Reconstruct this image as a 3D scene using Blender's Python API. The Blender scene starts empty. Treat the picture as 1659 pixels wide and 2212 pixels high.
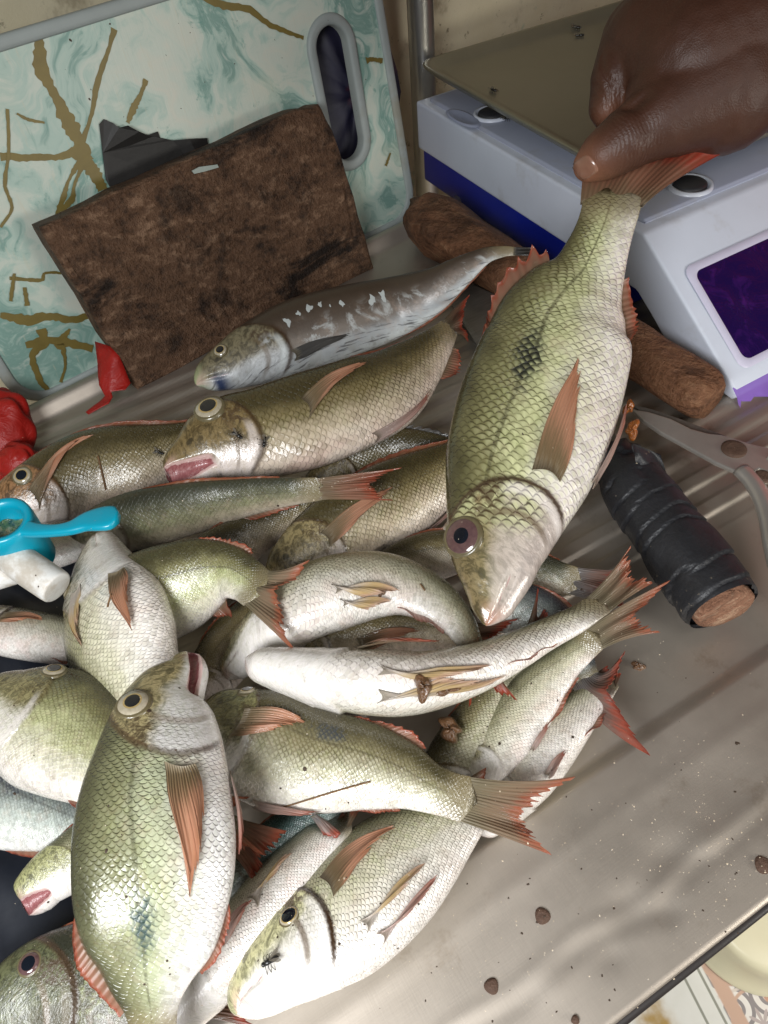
import bpy, bmesh, math, random
import numpy as np
from mathutils import Vector, Matrix

random.seed(7)
rng = np.random.default_rng(11)
scene = bpy.context.scene
COL = scene.collection

# ------------------------------------------------------------------ camera
# The picture grid used for survey is 1659 x 2212 units; the camera stands 0.46 above the table.
F, CX, CY, H = 1550.0, 829.5, 1106.0, 0.46
_d1 = np.array([5085., -2527., 1550.]); _d1 /= np.linalg.norm(_d1)
_b = np.array([457., 1698., 1550.]); _b -= _b.dot(_d1) * _d1; _b /= np.linalg.norm(_b)
_e = np.cross(_d1, _b)
_a = math.radians(10.0)
_n = _b * math.cos(_a) + _e * math.sin(_a)
BX, BY, BZ = _d1, np.cross(_d1, _n), -_n
CAM = np.array([0., 0., H])
RIGHT = np.array([BX[0], BY[0], BZ[0]])
DOWN = np.array([BX[1], BY[1], BZ[1]])
FWD = np.array([BX[2], BY[2], BZ[2]])

cam_data = bpy.data.cameras.new('camera')
cam = bpy.data.objects.new('camera', cam_data)
COL.objects.link(cam)
cam_data.sensor_fit = 'VERTICAL'
cam_data.sensor_height = 36.0
cam_data.sensor_width = 27.0
cam_data.lens = F / 2212.0 * 36.0
cam_data.clip_start = 0.01
cam_data.clip_end = 50.0
M3 = Matrix((RIGHT, -DOWN, -FWD)).transposed()
cam.matrix_world = Matrix.Translation(CAM.tolist()) @ M3.to_4x4()
scene.camera = cam

# ------------------------------------------------------------------ world and lamps
world = bpy.data.worlds.new('World')
scene.world = world
world.use_nodes = True
wn, wl = world.node_tree.nodes, world.node_tree.links
bg = wn['Background']
tc = wn.new('ShaderNodeTexCoord')
dot = wn.new('ShaderNodeVectorMath'); dot.operation = 'DOT_PRODUCT'
dot.inputs[1].default_value = (-0.62, -0.45, 0.55)
mr = wn.new('ShaderNodeMapRange')
mr.inputs[1].default_value = -0.55; mr.inputs[2].default_value = 0.95
cr = wn.new('ShaderNodeValToRGB')
cr.color_ramp.elements[0].color = (0.085, 0.064, 0.038, 1)
cr.color_ramp.elements[1].color = (0.95, 1.0, 1.05, 1)
el = cr.color_ramp.elements.new(0.5); el.color = (0.13, 0.12, 0.10, 1)
wl.new(tc.outputs['Generated'], dot.inputs[0])
wl.new(dot.outputs['Value'], mr.inputs[0])
wl.new(mr.outputs[0], cr.inputs[0])
wl.new(cr.outputs[0], bg.inputs[0])
bg.inputs[1].default_value = 0.15


def area_lamp(name, loc, target, size, power, color):
    d = bpy.data.lights.new(name, 'AREA')
    d.shape = 'ELLIPSE'; d.size = size[0]; d.size_y = size[1]
    d.energy = power; d.color = color
    o = bpy.data.objects.new(name, d); COL.objects.link(o)
    o.location = loc
    o.rotation_euler = (Vector(target) - Vector(loc)).to_track_quat('-Z', 'Y').to_euler()
    return o


area_lamp('daylight_from_stall_front', (-0.34, -0.16, 0.56), (-0.10, 0.06, 0.0), (0.34, 0.34), 8.2, (0.965, 0.985, 1.0))
area_lamp('fill_lamp_right', (0.60, -0.72, 1.20), (0.62, 0.45, 0.15), (0.9, 0.6), 3.4, (1.0, 0.955, 0.90))  # added fill lamp that lifts the shirt and the upper right
area_lamp('daylight_on_floor', (0.75, -0.75, 0.25), (0.38, -0.15, -0.8), (0.5, 0.5), 9.0, (1.0, 0.97, 0.90))

scene.view_settings.view_transform = 'Standard'
scene.view_settings.look = 'None'
scene.view_settings.exposure = 0.0
scene.view_settings.gamma = 1.0
scene.view_settings.use_curve_mapping = False
scene.cycles.max_bounces = 6
scene.cycles.transparent_max_bounces = 12
scene.cycles.use_denoising = True


# ------------------------------------------------------------------ survey helpers
def ray(u, v):
    r = np.array([u - CX, v - CY, F])
    return np.array([r.dot(BX), r.dot(BY), r.dot(BZ)])


def P(u, v, h):
    d = ray(u, v)
    return CAM + d * ((h - H) / d[2])


def PZ(u, v, z):
    return CAM + ray(u, v) * (z / F)


def depth(p):
    return float((np.asarray(p) - CAM).dot(FWD))


def hit(u, v, p0, n):
    d = ray(u, v)
    return CAM + d * (np.dot(np.asarray(p0) - CAM, n) / d.dot(n))


def unit(v):
    v = np.asarray(v, float)
    return v / (np.linalg.norm(v) + 1e-12)


# ------------------------------------------------------------------ object helpers
def setp(o, label=None, cat=None, group=None, kind=None):
    if label: o['label'] = label
    if cat: o['category'] = cat
    if group: o['group'] = group
    if kind: o['kind'] = kind
    return o


def thing(name, label, cat, loc=(0, 0, 0), group=None, kind=None):
    o = bpy.data.objects.new(name, None)
    o.empty_display_size = 0.02
    COL.objects.link(o)
    o.location = Vector([float(c) for c in loc])
    return setp(o, label, cat, group, kind)


def mesh_obj(name, verts, faces, mats, parent=None, smooth=True, fmat=None, attrs=None, uv=None):
    me = bpy.data.meshes.new(name)
    vs = np.asarray(verts, float)
    if parent is not None:
        off = np.array(parent.location)
        p = parent.parent
        while p is not None:
            off = off + np.array(p.location); p = p.parent
        vs = vs - off
    me.from_pydata(vs.tolist(), [], [tuple(int(i) for i in f) for f in faces])
    if not isinstance(mats, (list, tuple)): mats = [mats]
    for m in mats: me.materials.append(m)
    if fmat is not None:
        me.polygons.foreach_set('material_index', np.asarray(fmat, dtype=np.int32))
    if smooth:
        me.polygons.foreach_set('use_smooth', np.ones(len(me.polygons), dtype=bool))
    for k, a in (attrs or {}).items():
        at = me.attributes.new(k, 'FLOAT', 'POINT')
        at.data.foreach_set('value', np.asarray(a, dtype=np.float32))
    if uv is not None:
        lay = me.uv_layers.new(name='UVMap')
        li = np.empty(len(me.loops), dtype=np.int32)
        me.loops.foreach_get('vertex_index', li)
        lay.data.foreach_set('uv', np.asarray(uv, dtype=np.float32)[li].ravel())
    me.update()
    o = bpy.data.objects.new(name, me)
    COL.objects.link(o)
    if parent is not None: o.parent = parent
    return o


def grid_faces(nu, nv, wrap_v=False):
    f = []
    for i in range(nu - 1):
        for j in range(nv - (0 if wrap_v else 1)):
            j2 = (j + 1) % nv
            f.append((i * nv + j, i * nv + j2, (i + 1) * nv + j2, (i + 1) * nv + j))
    return f


def catmull(pts, n, power=1.0):
    pts = np.asarray(pts, float)
    m = len(pts)
    seg = np.linalg.norm(np.diff(pts[:, :3], axis=0), axis=1) if pts.shape[1] >= 3 else np.linalg.norm(np.diff(pts, axis=0), axis=1)
    t = np.concatenate([[0], np.cumsum(np.maximum(seg, 1e-6))]); t /= t[-1]
    tan = np.zeros_like(pts)
    for i in range(m):
        a, b = max(i - 1, 0), min(i + 1, m - 1)
        tan[i] = (pts[b] - pts[a]) / (t[b] - t[a])
    x = np.linspace(0, 1, n)
    out = np.empty((n, pts.shape[1]))
    k = np.clip(np.searchsorted(t, x, side='right') - 1, 0, m - 2)
    for q in range(n):
        i = k[q]; hh = t[i + 1] - t[i]; w = (x[q] - t[i]) / hh
        h00 = 2 * w**3 - 3 * w**2 + 1; h10 = w**3 - 2 * w**2 + w
        h01 = -2 * w**3 + 3 * w**2; h11 = w**3 - w**2
        out[q] = h00 * pts[i] + h10 * hh * tan[i] + h01 * pts[i + 1] + h11 * hh * tan[i + 1]
    return out


def tube(pts, rad, n=16, caps=True, flat=None, up=None):
    """verts, faces of a swept tube; flat scales the second axis."""
    pts = np.asarray(pts, float)
    rad = np.broadcast_to(np.asarray(rad, float), (len(pts),))
    T = np.gradient(pts, axis=0)
    T /= np.linalg.norm(T, axis=1)[:, None] + 1e-12
    ref = np.array(up if up is not None else (0.13, 0.2, 0.97), float)
    V, Fc = [], []
    fl = 1.0 if flat is None else flat
    for p, t, r in zip(pts, T, rad):
        a = unit(np.cross(t, ref)); b = np.cross(a, t)
        for k in range(n):
            th = 2 * math.pi * k / n
            V.append(p + a * math.cos(th) * r + b * math.sin(th) * r * fl)
    Fc = grid_faces(len(pts), n, True)
    if caps:
        Fc.append(tuple(range(n - 1, -1, -1)))
        Fc.append(tuple(range((len(pts) - 1) * n, len(pts) * n)))
    return V, Fc


def extrude_poly(poly, vec, bevel=0.0, segs=2):
    """poly: coplanar 3d points; vec: extrusion. Returns verts, faces (bevelled)."""
    bm = bmesh.new()
    vs = [bm.verts.new(tuple(map(float, p))) for p in poly]
    f = bm.faces.new(vs)
    r = bmesh.ops.extrude_face_region(bm, geom=[f])
    nv = [g for g in r['geom'] if isinstance(g, bmesh.types.BMVert)]
    bmesh.ops.translate(bm, verts=nv, vec=Vector([float(c) for c in vec]))
    bmesh.ops.recalc_face_normals(bm, faces=bm.faces[:])
    if bevel:
        bmesh.ops.bevel(bm, geom=bm.edges[:], offset=bevel, segments=segs, affect='EDGES', profile=0.6, clamp_overlap=True)
    bm.verts.ensure_lookup_table()
    bm.verts.index_update()
    V = [np.array(v.co) for v in bm.verts]
    Fc = [[v.index for v in f.verts] for f in bm.faces]
    bm.free()
    return V, Fc


def box_vf(c0, c1, bevel=0.002):
    x0, y0, z0 = c0; x1, y1, z1 = c1
    return extrude_poly([(x0, y0, z0), (x1, y0, z0), (x1, y1, z0), (x0, y1, z0)], (0, 0, z1 - z0), bevel)


def join(*vf):
    V, Fc = [], []
    for v, f in vf:
        o = len(V)
        V += list(v); Fc += [[i + o for i in q] for q in f]
    return V, Fc


def noise1(n, k, seed):
    r = np.random.default_rng(seed)
    return np.interp(np.linspace(0, 1, n), np.linspace(0, 1, k), r.uniform(-1, 1, k))


# ------------------------------------------------------------------ material DSL
class NT:
    def __init__(self, name):
        self.mat = bpy.data.materials.new(name)
        self.mat.use_nodes = True
        self.t = self.mat.node_tree
        self.b = self.t.nodes['Principled BSDF']
        self.out = self.t.nodes['Material Output']

    def put(self, sock, v):
        if hasattr(v, 'links') or isinstance(v, bpy.types.NodeSocket):
            self.t.links.new(v, sock)
        elif v is not None:
            if sock.type == 'RGBA' and len(v) == 3: v = (*v, 1)
            sock.default_value = v

    def m(self, op, a, b=None, c=None, clamp=False):
        n = self.t.nodes.new('ShaderNodeMath'); n.operation = op; n.use_clamp = clamp
        self.put(n.inputs[0], a); self.put(n.inputs[1], b); self.put(n.inputs[2], c)
        return n.outputs[0]

    def ss(self, x, e0, e1, lo=0.0, hi=1.0):
        n = self.t.nodes.new('ShaderNodeMapRange'); n.interpolation_type = 'SMOOTHSTEP'
        self.put(n.inputs[0], x)
        if e0 < e1:
            n.inputs[1].default_value, n.inputs[2].default_value, n.inputs[3].default_value, n.inputs[4].default_value = e0, e1, lo, hi
        else:
            n.inputs[1].default_value, n.inputs[2].default_value, n.inputs[3].default_value, n.inputs[4].default_value = e1, e0, hi, lo
        return n.outputs[0]

    def mix(self, f, a, b, mode='MIX'):
        n = self.t.nodes.new('ShaderNodeMix'); n.data_type = 'RGBA'; n.blend_type = mode
        self.put(n.inputs[0], f); self.put(n.inputs[6], a); self.put(n.inputs[7], b)
        return n.outputs[2]

    def attr(self, name):
        n = self.t.nodes.new('ShaderNodeAttribute'); n.attribute_name = name
        return n.outputs['Fac']

    def uv(self):
        n = self.t.nodes.new('ShaderNodeUVMap')
        return n.outputs[0]

    def obj(self):
        n = self.t.nodes.new('ShaderNodeTexCoord')
        return n.outputs['Object']

    def xyz(self, v):
        n = self.t.nodes.new('ShaderNodeSeparateXYZ'); self.put(n.inputs[0], v)
        return n.outputs

    def vec(self, x, y, z=0.0):
        n = self.t.nodes.new('ShaderNodeCombineXYZ')
        self.put(n.inputs[0], x); self.put(n.inputs[1], y); self.put(n.inputs[2], z)
        return n.outputs[0]

    def mapv(self, v, scale=(1, 1, 1), loc=(0, 0, 0), rot=(0, 0, 0)):
        n = self.t.nodes.new('ShaderNodeMapping')
        self.put(n.inputs[0], v)
        n.inputs[1].default_value = loc; n.inputs[2].default_value = rot; n.inputs[3].default_value = scale
        return n.outputs[0]

    def noise(self, v, scale, detail=3.0, rough=0.55, dist=0.0, color=False):
        n = self.t.nodes.new('ShaderNodeTexNoise')
        if v is not None: self.put(n.inputs['Vector'], v)
        n.inputs['Scale'].default_value = scale; n.inputs['Detail'].default_value = detail
        n.inputs['Roughness'].default_value = rough; n.inputs['Distortion'].default_value = dist
        return n.outputs['Color' if color else 'Fac']

    def voro(self, v, scale, out='Distance', feature='F1'):
        n = self.t.nodes.new('ShaderNodeTexVoronoi'); n.feature = feature
        if v is not None: self.put(n.inputs['Vector'], v)
        n.inputs['Scale'].default_value = scale
        return n.outputs[out]

    def white(self, v):
        n = self.t.nodes.new('ShaderNodeTexWhiteNoise'); n.noise_dimensions = '2D'
        self.put(n.inputs['Vector'], v)
        return n.outputs['Value']

    def ramp(self, x, stops, interp='EASE'):
        n = self.t.nodes.new('ShaderNodeValToRGB')
        r = n.color_ramp; r.interpolation = interp
        while len(r.elements) < len(stops): r.elements.new(0.5)
        for e, (p, c) in zip(r.elements, stops):
            e.position = p; e.color = (*c, 1) if len(c) == 3 else c
        self.put(n.inputs[0], x)
        return n.outputs[0]

    def bump(self, h, dist=0.001, strength=0.5, normal=None):
        n = self.t.nodes.new('ShaderNodeBump')
        n.inputs['Strength'].default_value = strength
        n.inputs['Distance'].default_value = dist
        self.put(n.inputs['Height'], h)
        if normal is not None: self.put(n.inputs['Normal'], normal)
        return n.outputs[0]

    def set(self, **kw):
        names = dict(color='Base Color', rough='Roughness', metal='Metallic', spec='Specular IOR Level', normal='Normal',
                     coat='Coat Weight', coatr='Coat Roughness', alpha='Alpha', sss='Subsurface Weight', trans='Transmission Weight',
                     ior='IOR', emit='Emission Color', emits='Emission Strength', sheen='Sheen Weight')
        for k, v in kw.items(): self.put(self.b.inputs[names[k]], v)
        return self.mat


def simple_mat(name, color, rough=0.5, metal=0.0, var=0.15, scale=40.0, bump=0.0, coat=0.0, dirt=None):
    t = NT(name)
    n = t.noise(t.obj(), scale, 4, 0.6)
    dark = tuple(c * (1 - var) for c in color); lite = tuple(min(1, c * (1 + var)) for c in color)
    col = t.mix(n, dark, lite)
    if dirt:
        d = t.ss(t.noise(t.obj(), scale * 0.35, 5, 0.7), 0.52, 0.68)
        col = t.mix(t.m('MULTIPLY', d, dirt[1]), col, dirt[0])
    t.set(color=col, rough=rough, metal=metal, coat=coat)
    if bump: t.set(normal=t.bump(n, 0.002, bump))
    return t.mat


# ------------------------------------------------------------------ fish materials
PAL = {
    'green':  dict(back=(.050, .044, .018), up=(.185, .170, .072), flank=(.50, .51, .27), low=(.69, .66, .52), belly=(.79, .73, .69)),
    'pale':   dict(back=(.10, .10, .055), up=(.28, .265, .155), flank=(.60, .57, .42), low=(.73, .69, .60), belly=(.80, .755, .71)),
    'brown':  dict(back=(.055, .043, .016), up=(.185, .145, .060), flank=(.50, .41, .28), low=(.66, .55, .45), belly=(.75, .66, .61)),
    'silver': dict(back=(.055, .046, .020), up=(.17, .145, .070), flank=(.48, .455, .32), low=(.74, .70, .61), belly=(.82, .78, .75)),
    'mint':   dict(back=(.055, .055, .028), up=(.18, .18, .092), flank=(.43, .455, .30), low=(.65, .65, .57), belly=(.75, .73, .72)),
    'dark':   dict(back=(.035, .036, .020), up=(.085, .085, .045), flank=(.17, .16, .09), low=(.34, .29, .20), belly=(.45, .38, .30)),
    'mottle': dict(back=(.018, .020, .011), up=(.040, .042, .020), flank=(.075, .07, .036), low=(.11, .095, .06), belly=(.17, .14, .1)),  # dark mottled skin, lowered further to paint in its corner's shadow
    'teal':   dict(back=(.018, .045, .040), up=(.05, .11, .10), flank=(.14, .22, .19), low=(.35, .40, .36), belly=(.5, .52, .48)),
    'steel':  dict(back=(.035, .040, .045), up=(.14, .16, .15), flank=(.42, .46, .42), low=(.62, .64, .58), belly=(.75, .73, .69)),
    'slate':  dict(back=(.050, .034, .022), up=(.075, .053, .037), flank=(.15, .12, .095), low=(.40, .42, .43), belly=(.62, .66, .66)),
}


def fish_material(name, pal, seed=0, contrast=1.0, green=0.4, stain=0.25, blotch=None, headcol=None, smooth_skin=False,
                  gill_dark=0.6, pink=0.2, edge=None, lateral=0.5, rough=0.27, scale=1.0, shift=0.0, cheekk=.35, patch=0.0, hl=.275, gape=False, headlow=None, lipk=.6, lipc=(.58, .36, .32)):
    t = NT(name)
    c = PAL[pal]
    s, tt, mo = t.attr('along'), t.attr('dv'), t.attr('mouth')
    sh = t.m('MULTIPLY', s, .275 / hl)
    uv = t.uv()
    off = (seed * 3.17 % 50, seed * 7.31 % 50, 0)
    uvo = t.mapv(uv, loc=off)
    n1 = t.noise(uvo, 0.16, 3, .6)
    n2 = t.noise(uvo, 0.55, 4, .65)
    n3 = t.noise(uvo, 2.6, 3, .6)
    # --- scale lattice: two families of diagonals; each diamond is one scale, tip towards the tail
    w = t.noise(uvo, 0.5, 2, .5, color=True)
    sep = t.xyz(uv); sw = t.xyz(w)
    scale = scale * 1.14
    x = t.m('MULTIPLY', t.m('ADD', sep[0], t.m('MULTIPLY', t.m('SUBTRACT', sw[0], .5), .75)), scale)
    y = t.m('MULTIPLY', t.m('ADD', sep[1], t.m('MULTIPLY', t.m('SUBTRACT', sw[1], .5), .75)), scale)
    u1, u2 = t.m('ADD', x, y), t.m('SUBTRACT', x, y)
    a, b = t.m('FRACT', u1), t.m('FRACT', u2)
    cell = t.white(t.vec(t.m('FLOOR', u1), t.m('FLOOR', u2)))
    mm = t.m('POWER', t.m('ADD', t.m('POWER', a, 2.5), t.m('POWER', b, 2.5)), 1 / 2.5)
    mn = t.m('MINIMUM', a, b)
    rim = t.m('MULTIPLY', t.ss(mm, .80, .97), t.ss(mm, 1.22, 1.0, .45, 1.0))
    root = t.ss(mn, .13, .0)  # painted shade where the neighbouring scale overlaps this one
    line = t.m('MAXIMUM', rim, t.m('MULTIPLY', root, .35))
    # --- masks
    tg = t.m('ADD', tt, .15)
    sg = t.m('SUBTRACT', .275, t.m('MULTIPLY', t.m('MULTIPLY', tg, tg), .075))
    dg = t.m('SUBTRACT', sh, sg)
    body = t.ss(dg, -.012, .012)
    cheek = t.m('MULTIPLY', t.ss(sh, .15, .21), t.ss(tt, -.75, -.2))
    scm = t.m('MAXIMUM', body, t.m('MULTIPLY', cheek, cheekk))
    if smooth_skin: scm = t.m('MULTIPLY', scm, .12)
    # --- dorsal to ventral colouring
    tn = t.m('ADD', t.m('ADD', tt, shift), t.m('ADD', t.m('MULTIPLY', t.m('SUBTRACT', n1, .5), .55), t.m('MULTIPLY', t.m('SUBTRACT', n2, .5), .25)))
    pos = t.m('ADD', t.m('MULTIPLY', tn, .5), .5)
    col = t.ramp(pos, [(.04, c['belly']), (.22, c['low']), (.42, c['flank']), (.66, c['up']), (.90, c['back'])])
    if green:
        gm = t.m('MULTIPLY', t.m('MULTIPLY', t.ss(n2, .46, .66), t.ss(pos, .22, .5)), green)
        gm = t.m('MULTIPLY', t.m('MULTIPLY', gm, .7), t.ss(pos, .78, .55))
        col = t.mix(gm, col, (.38, .42, .17))
    if pink:
        pm = t.m('MULTIPLY', t.m('MULTIPLY', t.ss(n1, .45, .65), t.ss(pos, .5, .15)), pink)
        col = t.mix(pm, col, (.60, .36, .33))
    fl_ = t.m('MULTIPLY', t.m('MULTIPLY', t.ss(t.noise(uvo, .42, 5, .7), .48, .70), t.ss(pos, .85, .4)), .30)
    col = t.mix(fl_, col, (.46, .33, .25))
    # scale centres and edges
    ec = edge or tuple(.30 * v + .16 * u_ + .20 * w_ for v, u_, w_ in zip(c['back'], c['up'], (.075, .055, .03)))
    centre = t.ss(t.m('MULTIPLY', mn, t.m('SUBTRACT', 1.02, mm)), .0, .16)
    col = t.mix(t.m('MULTIPLY', t.m('MULTIPLY', centre, scm), t.m('MULTIPLY', t.ss(pos, .85, .45), .30 * contrast)), col, tuple(min(.9, v * 1.25 + .08) for v in c['flank']))
    fade = t.ss(pos, .02, .62, .36, 1.0)
    le = t.m('MULTIPLY', t.m('MULTIPLY', t.m('MULTIPLY', line, scm), fade), .62 * contrast, clamp=True)
    slime = t.noise(uvo, .34, 4, .6, .6)
    le = t.m('MULTIPLY', t.m('MULTIPLY', le, t.ss(n2, .30, .62, .25, 1.0)), t.ss(slime, .62, .40, .22, 1.0))
    col = t.mix(le, col, ec)
    col = t.mix(t.m('MULTIPLY', t.m('MULTIPLY', t.m('SUBTRACT', cell, .5), scm), .55, clamp=True), col, tuple(v * .55 for v in c['up']))
    # lateral line
    if lateral:
        lt = t.m('SUBTRACT', tt, t.m('ADD', .42, t.m('MULTIPLY', t.m('SUBTRACT', s, .3), -.55)))
        ll = t.m('MULTIPLY', t.m('MULTIPLY', t.ss(t.m('ABSOLUTE', lt), .045, .012), body), t.ss(n3, .25, .6))
        col = t.mix(t.m('MULTIPLY', ll, lateral), col, ec)
    # head
    hc = headcol or tuple(.6 * a_ + .4 * b_ for a_, b_ in zip(c['up'], (.20, .155, .075)))
    head = t.ss(dg, .004, -.004)
    hn = t.noise(uvo, .95, 5, .7, 1.4)
    up_ = t.mix(t.ss(hn, .40, .62), tuple(min(1, v * 1.55 + .015) for v in hc), tuple(v * .50 for v in hc))
    lo_ = t.mix(t.ss(hn, .35, .65), tuple(.8 * v + .2 * w_ for v, w_ in zip(c['belly'], (.70, .66, .72))), tuple(.72 * v + .14 for v in c['low']))
    if headlow: lo_ = t.mix(t.ss(hn, .35, .65), headlow, tuple(v * .6 for v in headlow))
    hp = t.m('ADD', pos, t.m('MULTIPLY', t.m('SUBTRACT', hn, .5), .16))
    hcol = t.mix(t.ss(hp, .56, .36), up_, lo_)
    nst = t.m('ADD', t.m('POWER', t.m('DIVIDE', t.m('SUBTRACT', sh, .085), .011), 2.0), t.m('POWER', t.m('DIVIDE', t.m('SUBTRACT', tt, .42), .11), 2.0))
    hcol = t.mix(t.m('MULTIPLY', t.ss(nst, 1.3, .5), .8), hcol, tuple(v * .22 for v in hc))
    col = t.mix(t.m('MULTIPLY', head, .86), col, hcol)
    ch = t.m('MULTIPLY', t.m('MULTIPLY', cheek, head), t.m('MULTIPLY', line, .35 * contrast))
    col = t.mix(ch, col, ec)
    if cheekk > .4:
        col = t.mix(t.m('MULTIPLY', t.m('MULTIPLY', t.m('MULTIPLY', cheek, head), t.ss(n2, .3, .55)), .75), col, t.mix(line, tuple(v * 1.1 for v in c['flank']), ec))
    if patch:
        pn = t.noise(uvo, .26, 5, .62, .8)
        pk_ = t.m('MULTIPLY', t.m('MULTIPLY', t.ss(pn, .50, .60), t.ss(pos, .78, .5)), patch)
        col = t.mix(pk_, col, (.40, .41, .40))
        stt = t.noise(t.mapv(uvo, (.35, 3.2, 1)), .8, 4, .6)
        col = t.mix(t.m('MULTIPLY', t.m('MULTIPLY', t.ss(stt, .54, .64), t.ss(pos, .42, .22)), .8 * patch), col, (.06, .055, .06))
        col = t.mix(t.m('MULTIPLY', t.m('MULTIPLY', t.ss(s, .10, .06), t.ss(s, .03, .055)), t.m('MULTIPLY', t.ss(pos, .6, .3), patch)), col, (.03, .045, .10))
        col = t.mix(t.m('MULTIPLY', t.ss(s, .05, .0), .7 * patch), col, (.36, .42, .22))
    # gill edge and preopercle crease
    gl = t.m('MULTIPLY', t.ss(t.m('ABSOLUTE', t.m('ADD', dg, t.m('MULTIPLY', t.m('SUBTRACT', n3, .5), .012))), .013, .002), t.ss(tt, -.98, -.8))
    col = t.mix(t.m('MULTIPLY', gl, gill_dark), col, (.055, .030, .015))
    gw = t.m('MULTIPLY', t.m('MULTIPLY', t.ss(t.m('ABSOLUTE', t.m('ADD', dg, .020)), .016, .004), t.ss(tt, .30, .0)), .5)
    col = t.mix(gw, col, tuple(min(.9, v * 1.05) for v in c['belly']))
    gb = t.m('MULTIPLY', t.m('MULTIPLY', t.ss(t.m('ABSOLUTE', t.m('ADD', dg, .03)), .05, .015), t.ss(t.m('ABSOLUTE', t.m('SUBTRACT', tt, .38)), .28, .10)), t.m('MULTIPLY', t.ss(hn, .40, .55), gill_dark))
    col = t.mix(t.m('MULTIPLY', gb, .8), col, (.075, .042, .022))
    pl = t.m('MULTIPLY', t.ss(t.m('ABSOLUTE', t.m('ADD', dg, .068)), .012, .003), t.m('MULTIPLY', t.ss(tt, .5, .1), t.ss(tt, -.95, -.6)))
    col = t.mix(t.m('MULTIPLY', pl, gill_dark * .75), col, (.13, .085, .045))
    # stains, specks of dirt
    st = t.m('MULTIPLY', t.ss(t.noise(uvo, .9, 6, .75), .56, .70), min(1.0, stain * 1.7))
    col = t.mix(st, col, (.10, .062, .025))
    sp = t.m('MULTIPLY', t.ss(t.noise(uvo, 3.2, 2, .5), .70, .76), .7 * min(1, stain * 2.5))
    col = t.mix(sp, col, (.06, .035, .02))
    if blotch:
        bs, bt, br, bcol, bk = blotch
        ds = t.m('DIVIDE', t.m('SUBTRACT', s, bs), br * 1.25); dt = t.m('DIVIDE', t.m('SUBTRACT', tt, bt), br * 3.1)
        d = t.m('ADD', t.m('SQRT', t.m('ADD', t.m('MULTIPLY', ds, ds), t.m('MULTIPLY', dt, dt))), t.m('MULTIPLY', t.m('ADD', t.m('MULTIPLY', t.m('SUBTRACT', n2, .5), 2.2), t.m('MULTIPLY', t.m('SUBTRACT', cell, .5), .9))))
        col = t.mix(t.m('MULTIPLY', t.m('MULTIPLY', t.ss(d, 1.05, .30), t.ss(mm, .25, .85, .30, 1.0)), bk), col, bcol)
    tl = t.ss(t.m('ADD', s, t.m('MULTIPLY', t.m('SUBTRACT', n3, .5), .05)), .90, .985)
    col = t.mix(t.m('MULTIPLY', tl, .85), col, (.20, .16, .085))
    # lips and mouth
    lip = t.m('MULTIPLY', t.ss(sh, .05, .0), t.ss(t.m('ABSOLUTE', t.m('ADD', tt, .15)), .95, .3))
    col = t.mix(t.m('MULTIPLY', lip, lipk), col, lipc)
    if gape:
        mt = t.m('ABSOLUTE', t.m('ADD', t.m('ADD', tt, t.m('MULTIPLY', sh, 2.6)), t.m('ADD', .17, t.m('MULTIPLY', t.m('SUBTRACT', n3, .5), .03))))
        fr_ = t.ss(sh, .128, .108)
        col = t.mix(t.m('MULTIPLY', t.ss(mt, .26, .15), fr_), col, (.60, .42, .39))
        mo = t.m('MULTIPLY', t.ss(mt, .115, .06), fr_)
    col = t.mix(t.ss(mo, .50, .90), col, t.mix(n3, (.13, .025, .03), (.42, .17, .17)))
    h = t.m('MULTIPLY', t.m('MULTIPLY', t.m('MULTIPLY', mm, t.ss(mm, 1.1, .9)), scm), t.ss(slime, .66, .40, .35, 1.0))
    h = t.m('ADD', h, t.m('MULTIPLY', t.m('ADD', n3, t.m('MULTIPLY', n2, 1.4)), t.m('ADD', t.m('MULTIPLY', head, .5), .12)))
    rg = t.m('ADD', rough, t.m('MULTIPLY', t.m('SUBTRACT', n3, .5), .22))
    t.set(color=col, rough=rg, spec=.6, coat=.15 if smooth_skin else .5, normal=t.bump(h, .0011, .5), sss=.0)
    t.b.inputs['Coat Roughness'].default_value = .09
    t.put(t.b.inputs['Coat Normal'], t.bump(t.m('ADD', n2, t.m('MULTIPLY', n3, .35)), .0016, .35))
    t.mat['hl'] = hl
    return t.mat


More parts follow.
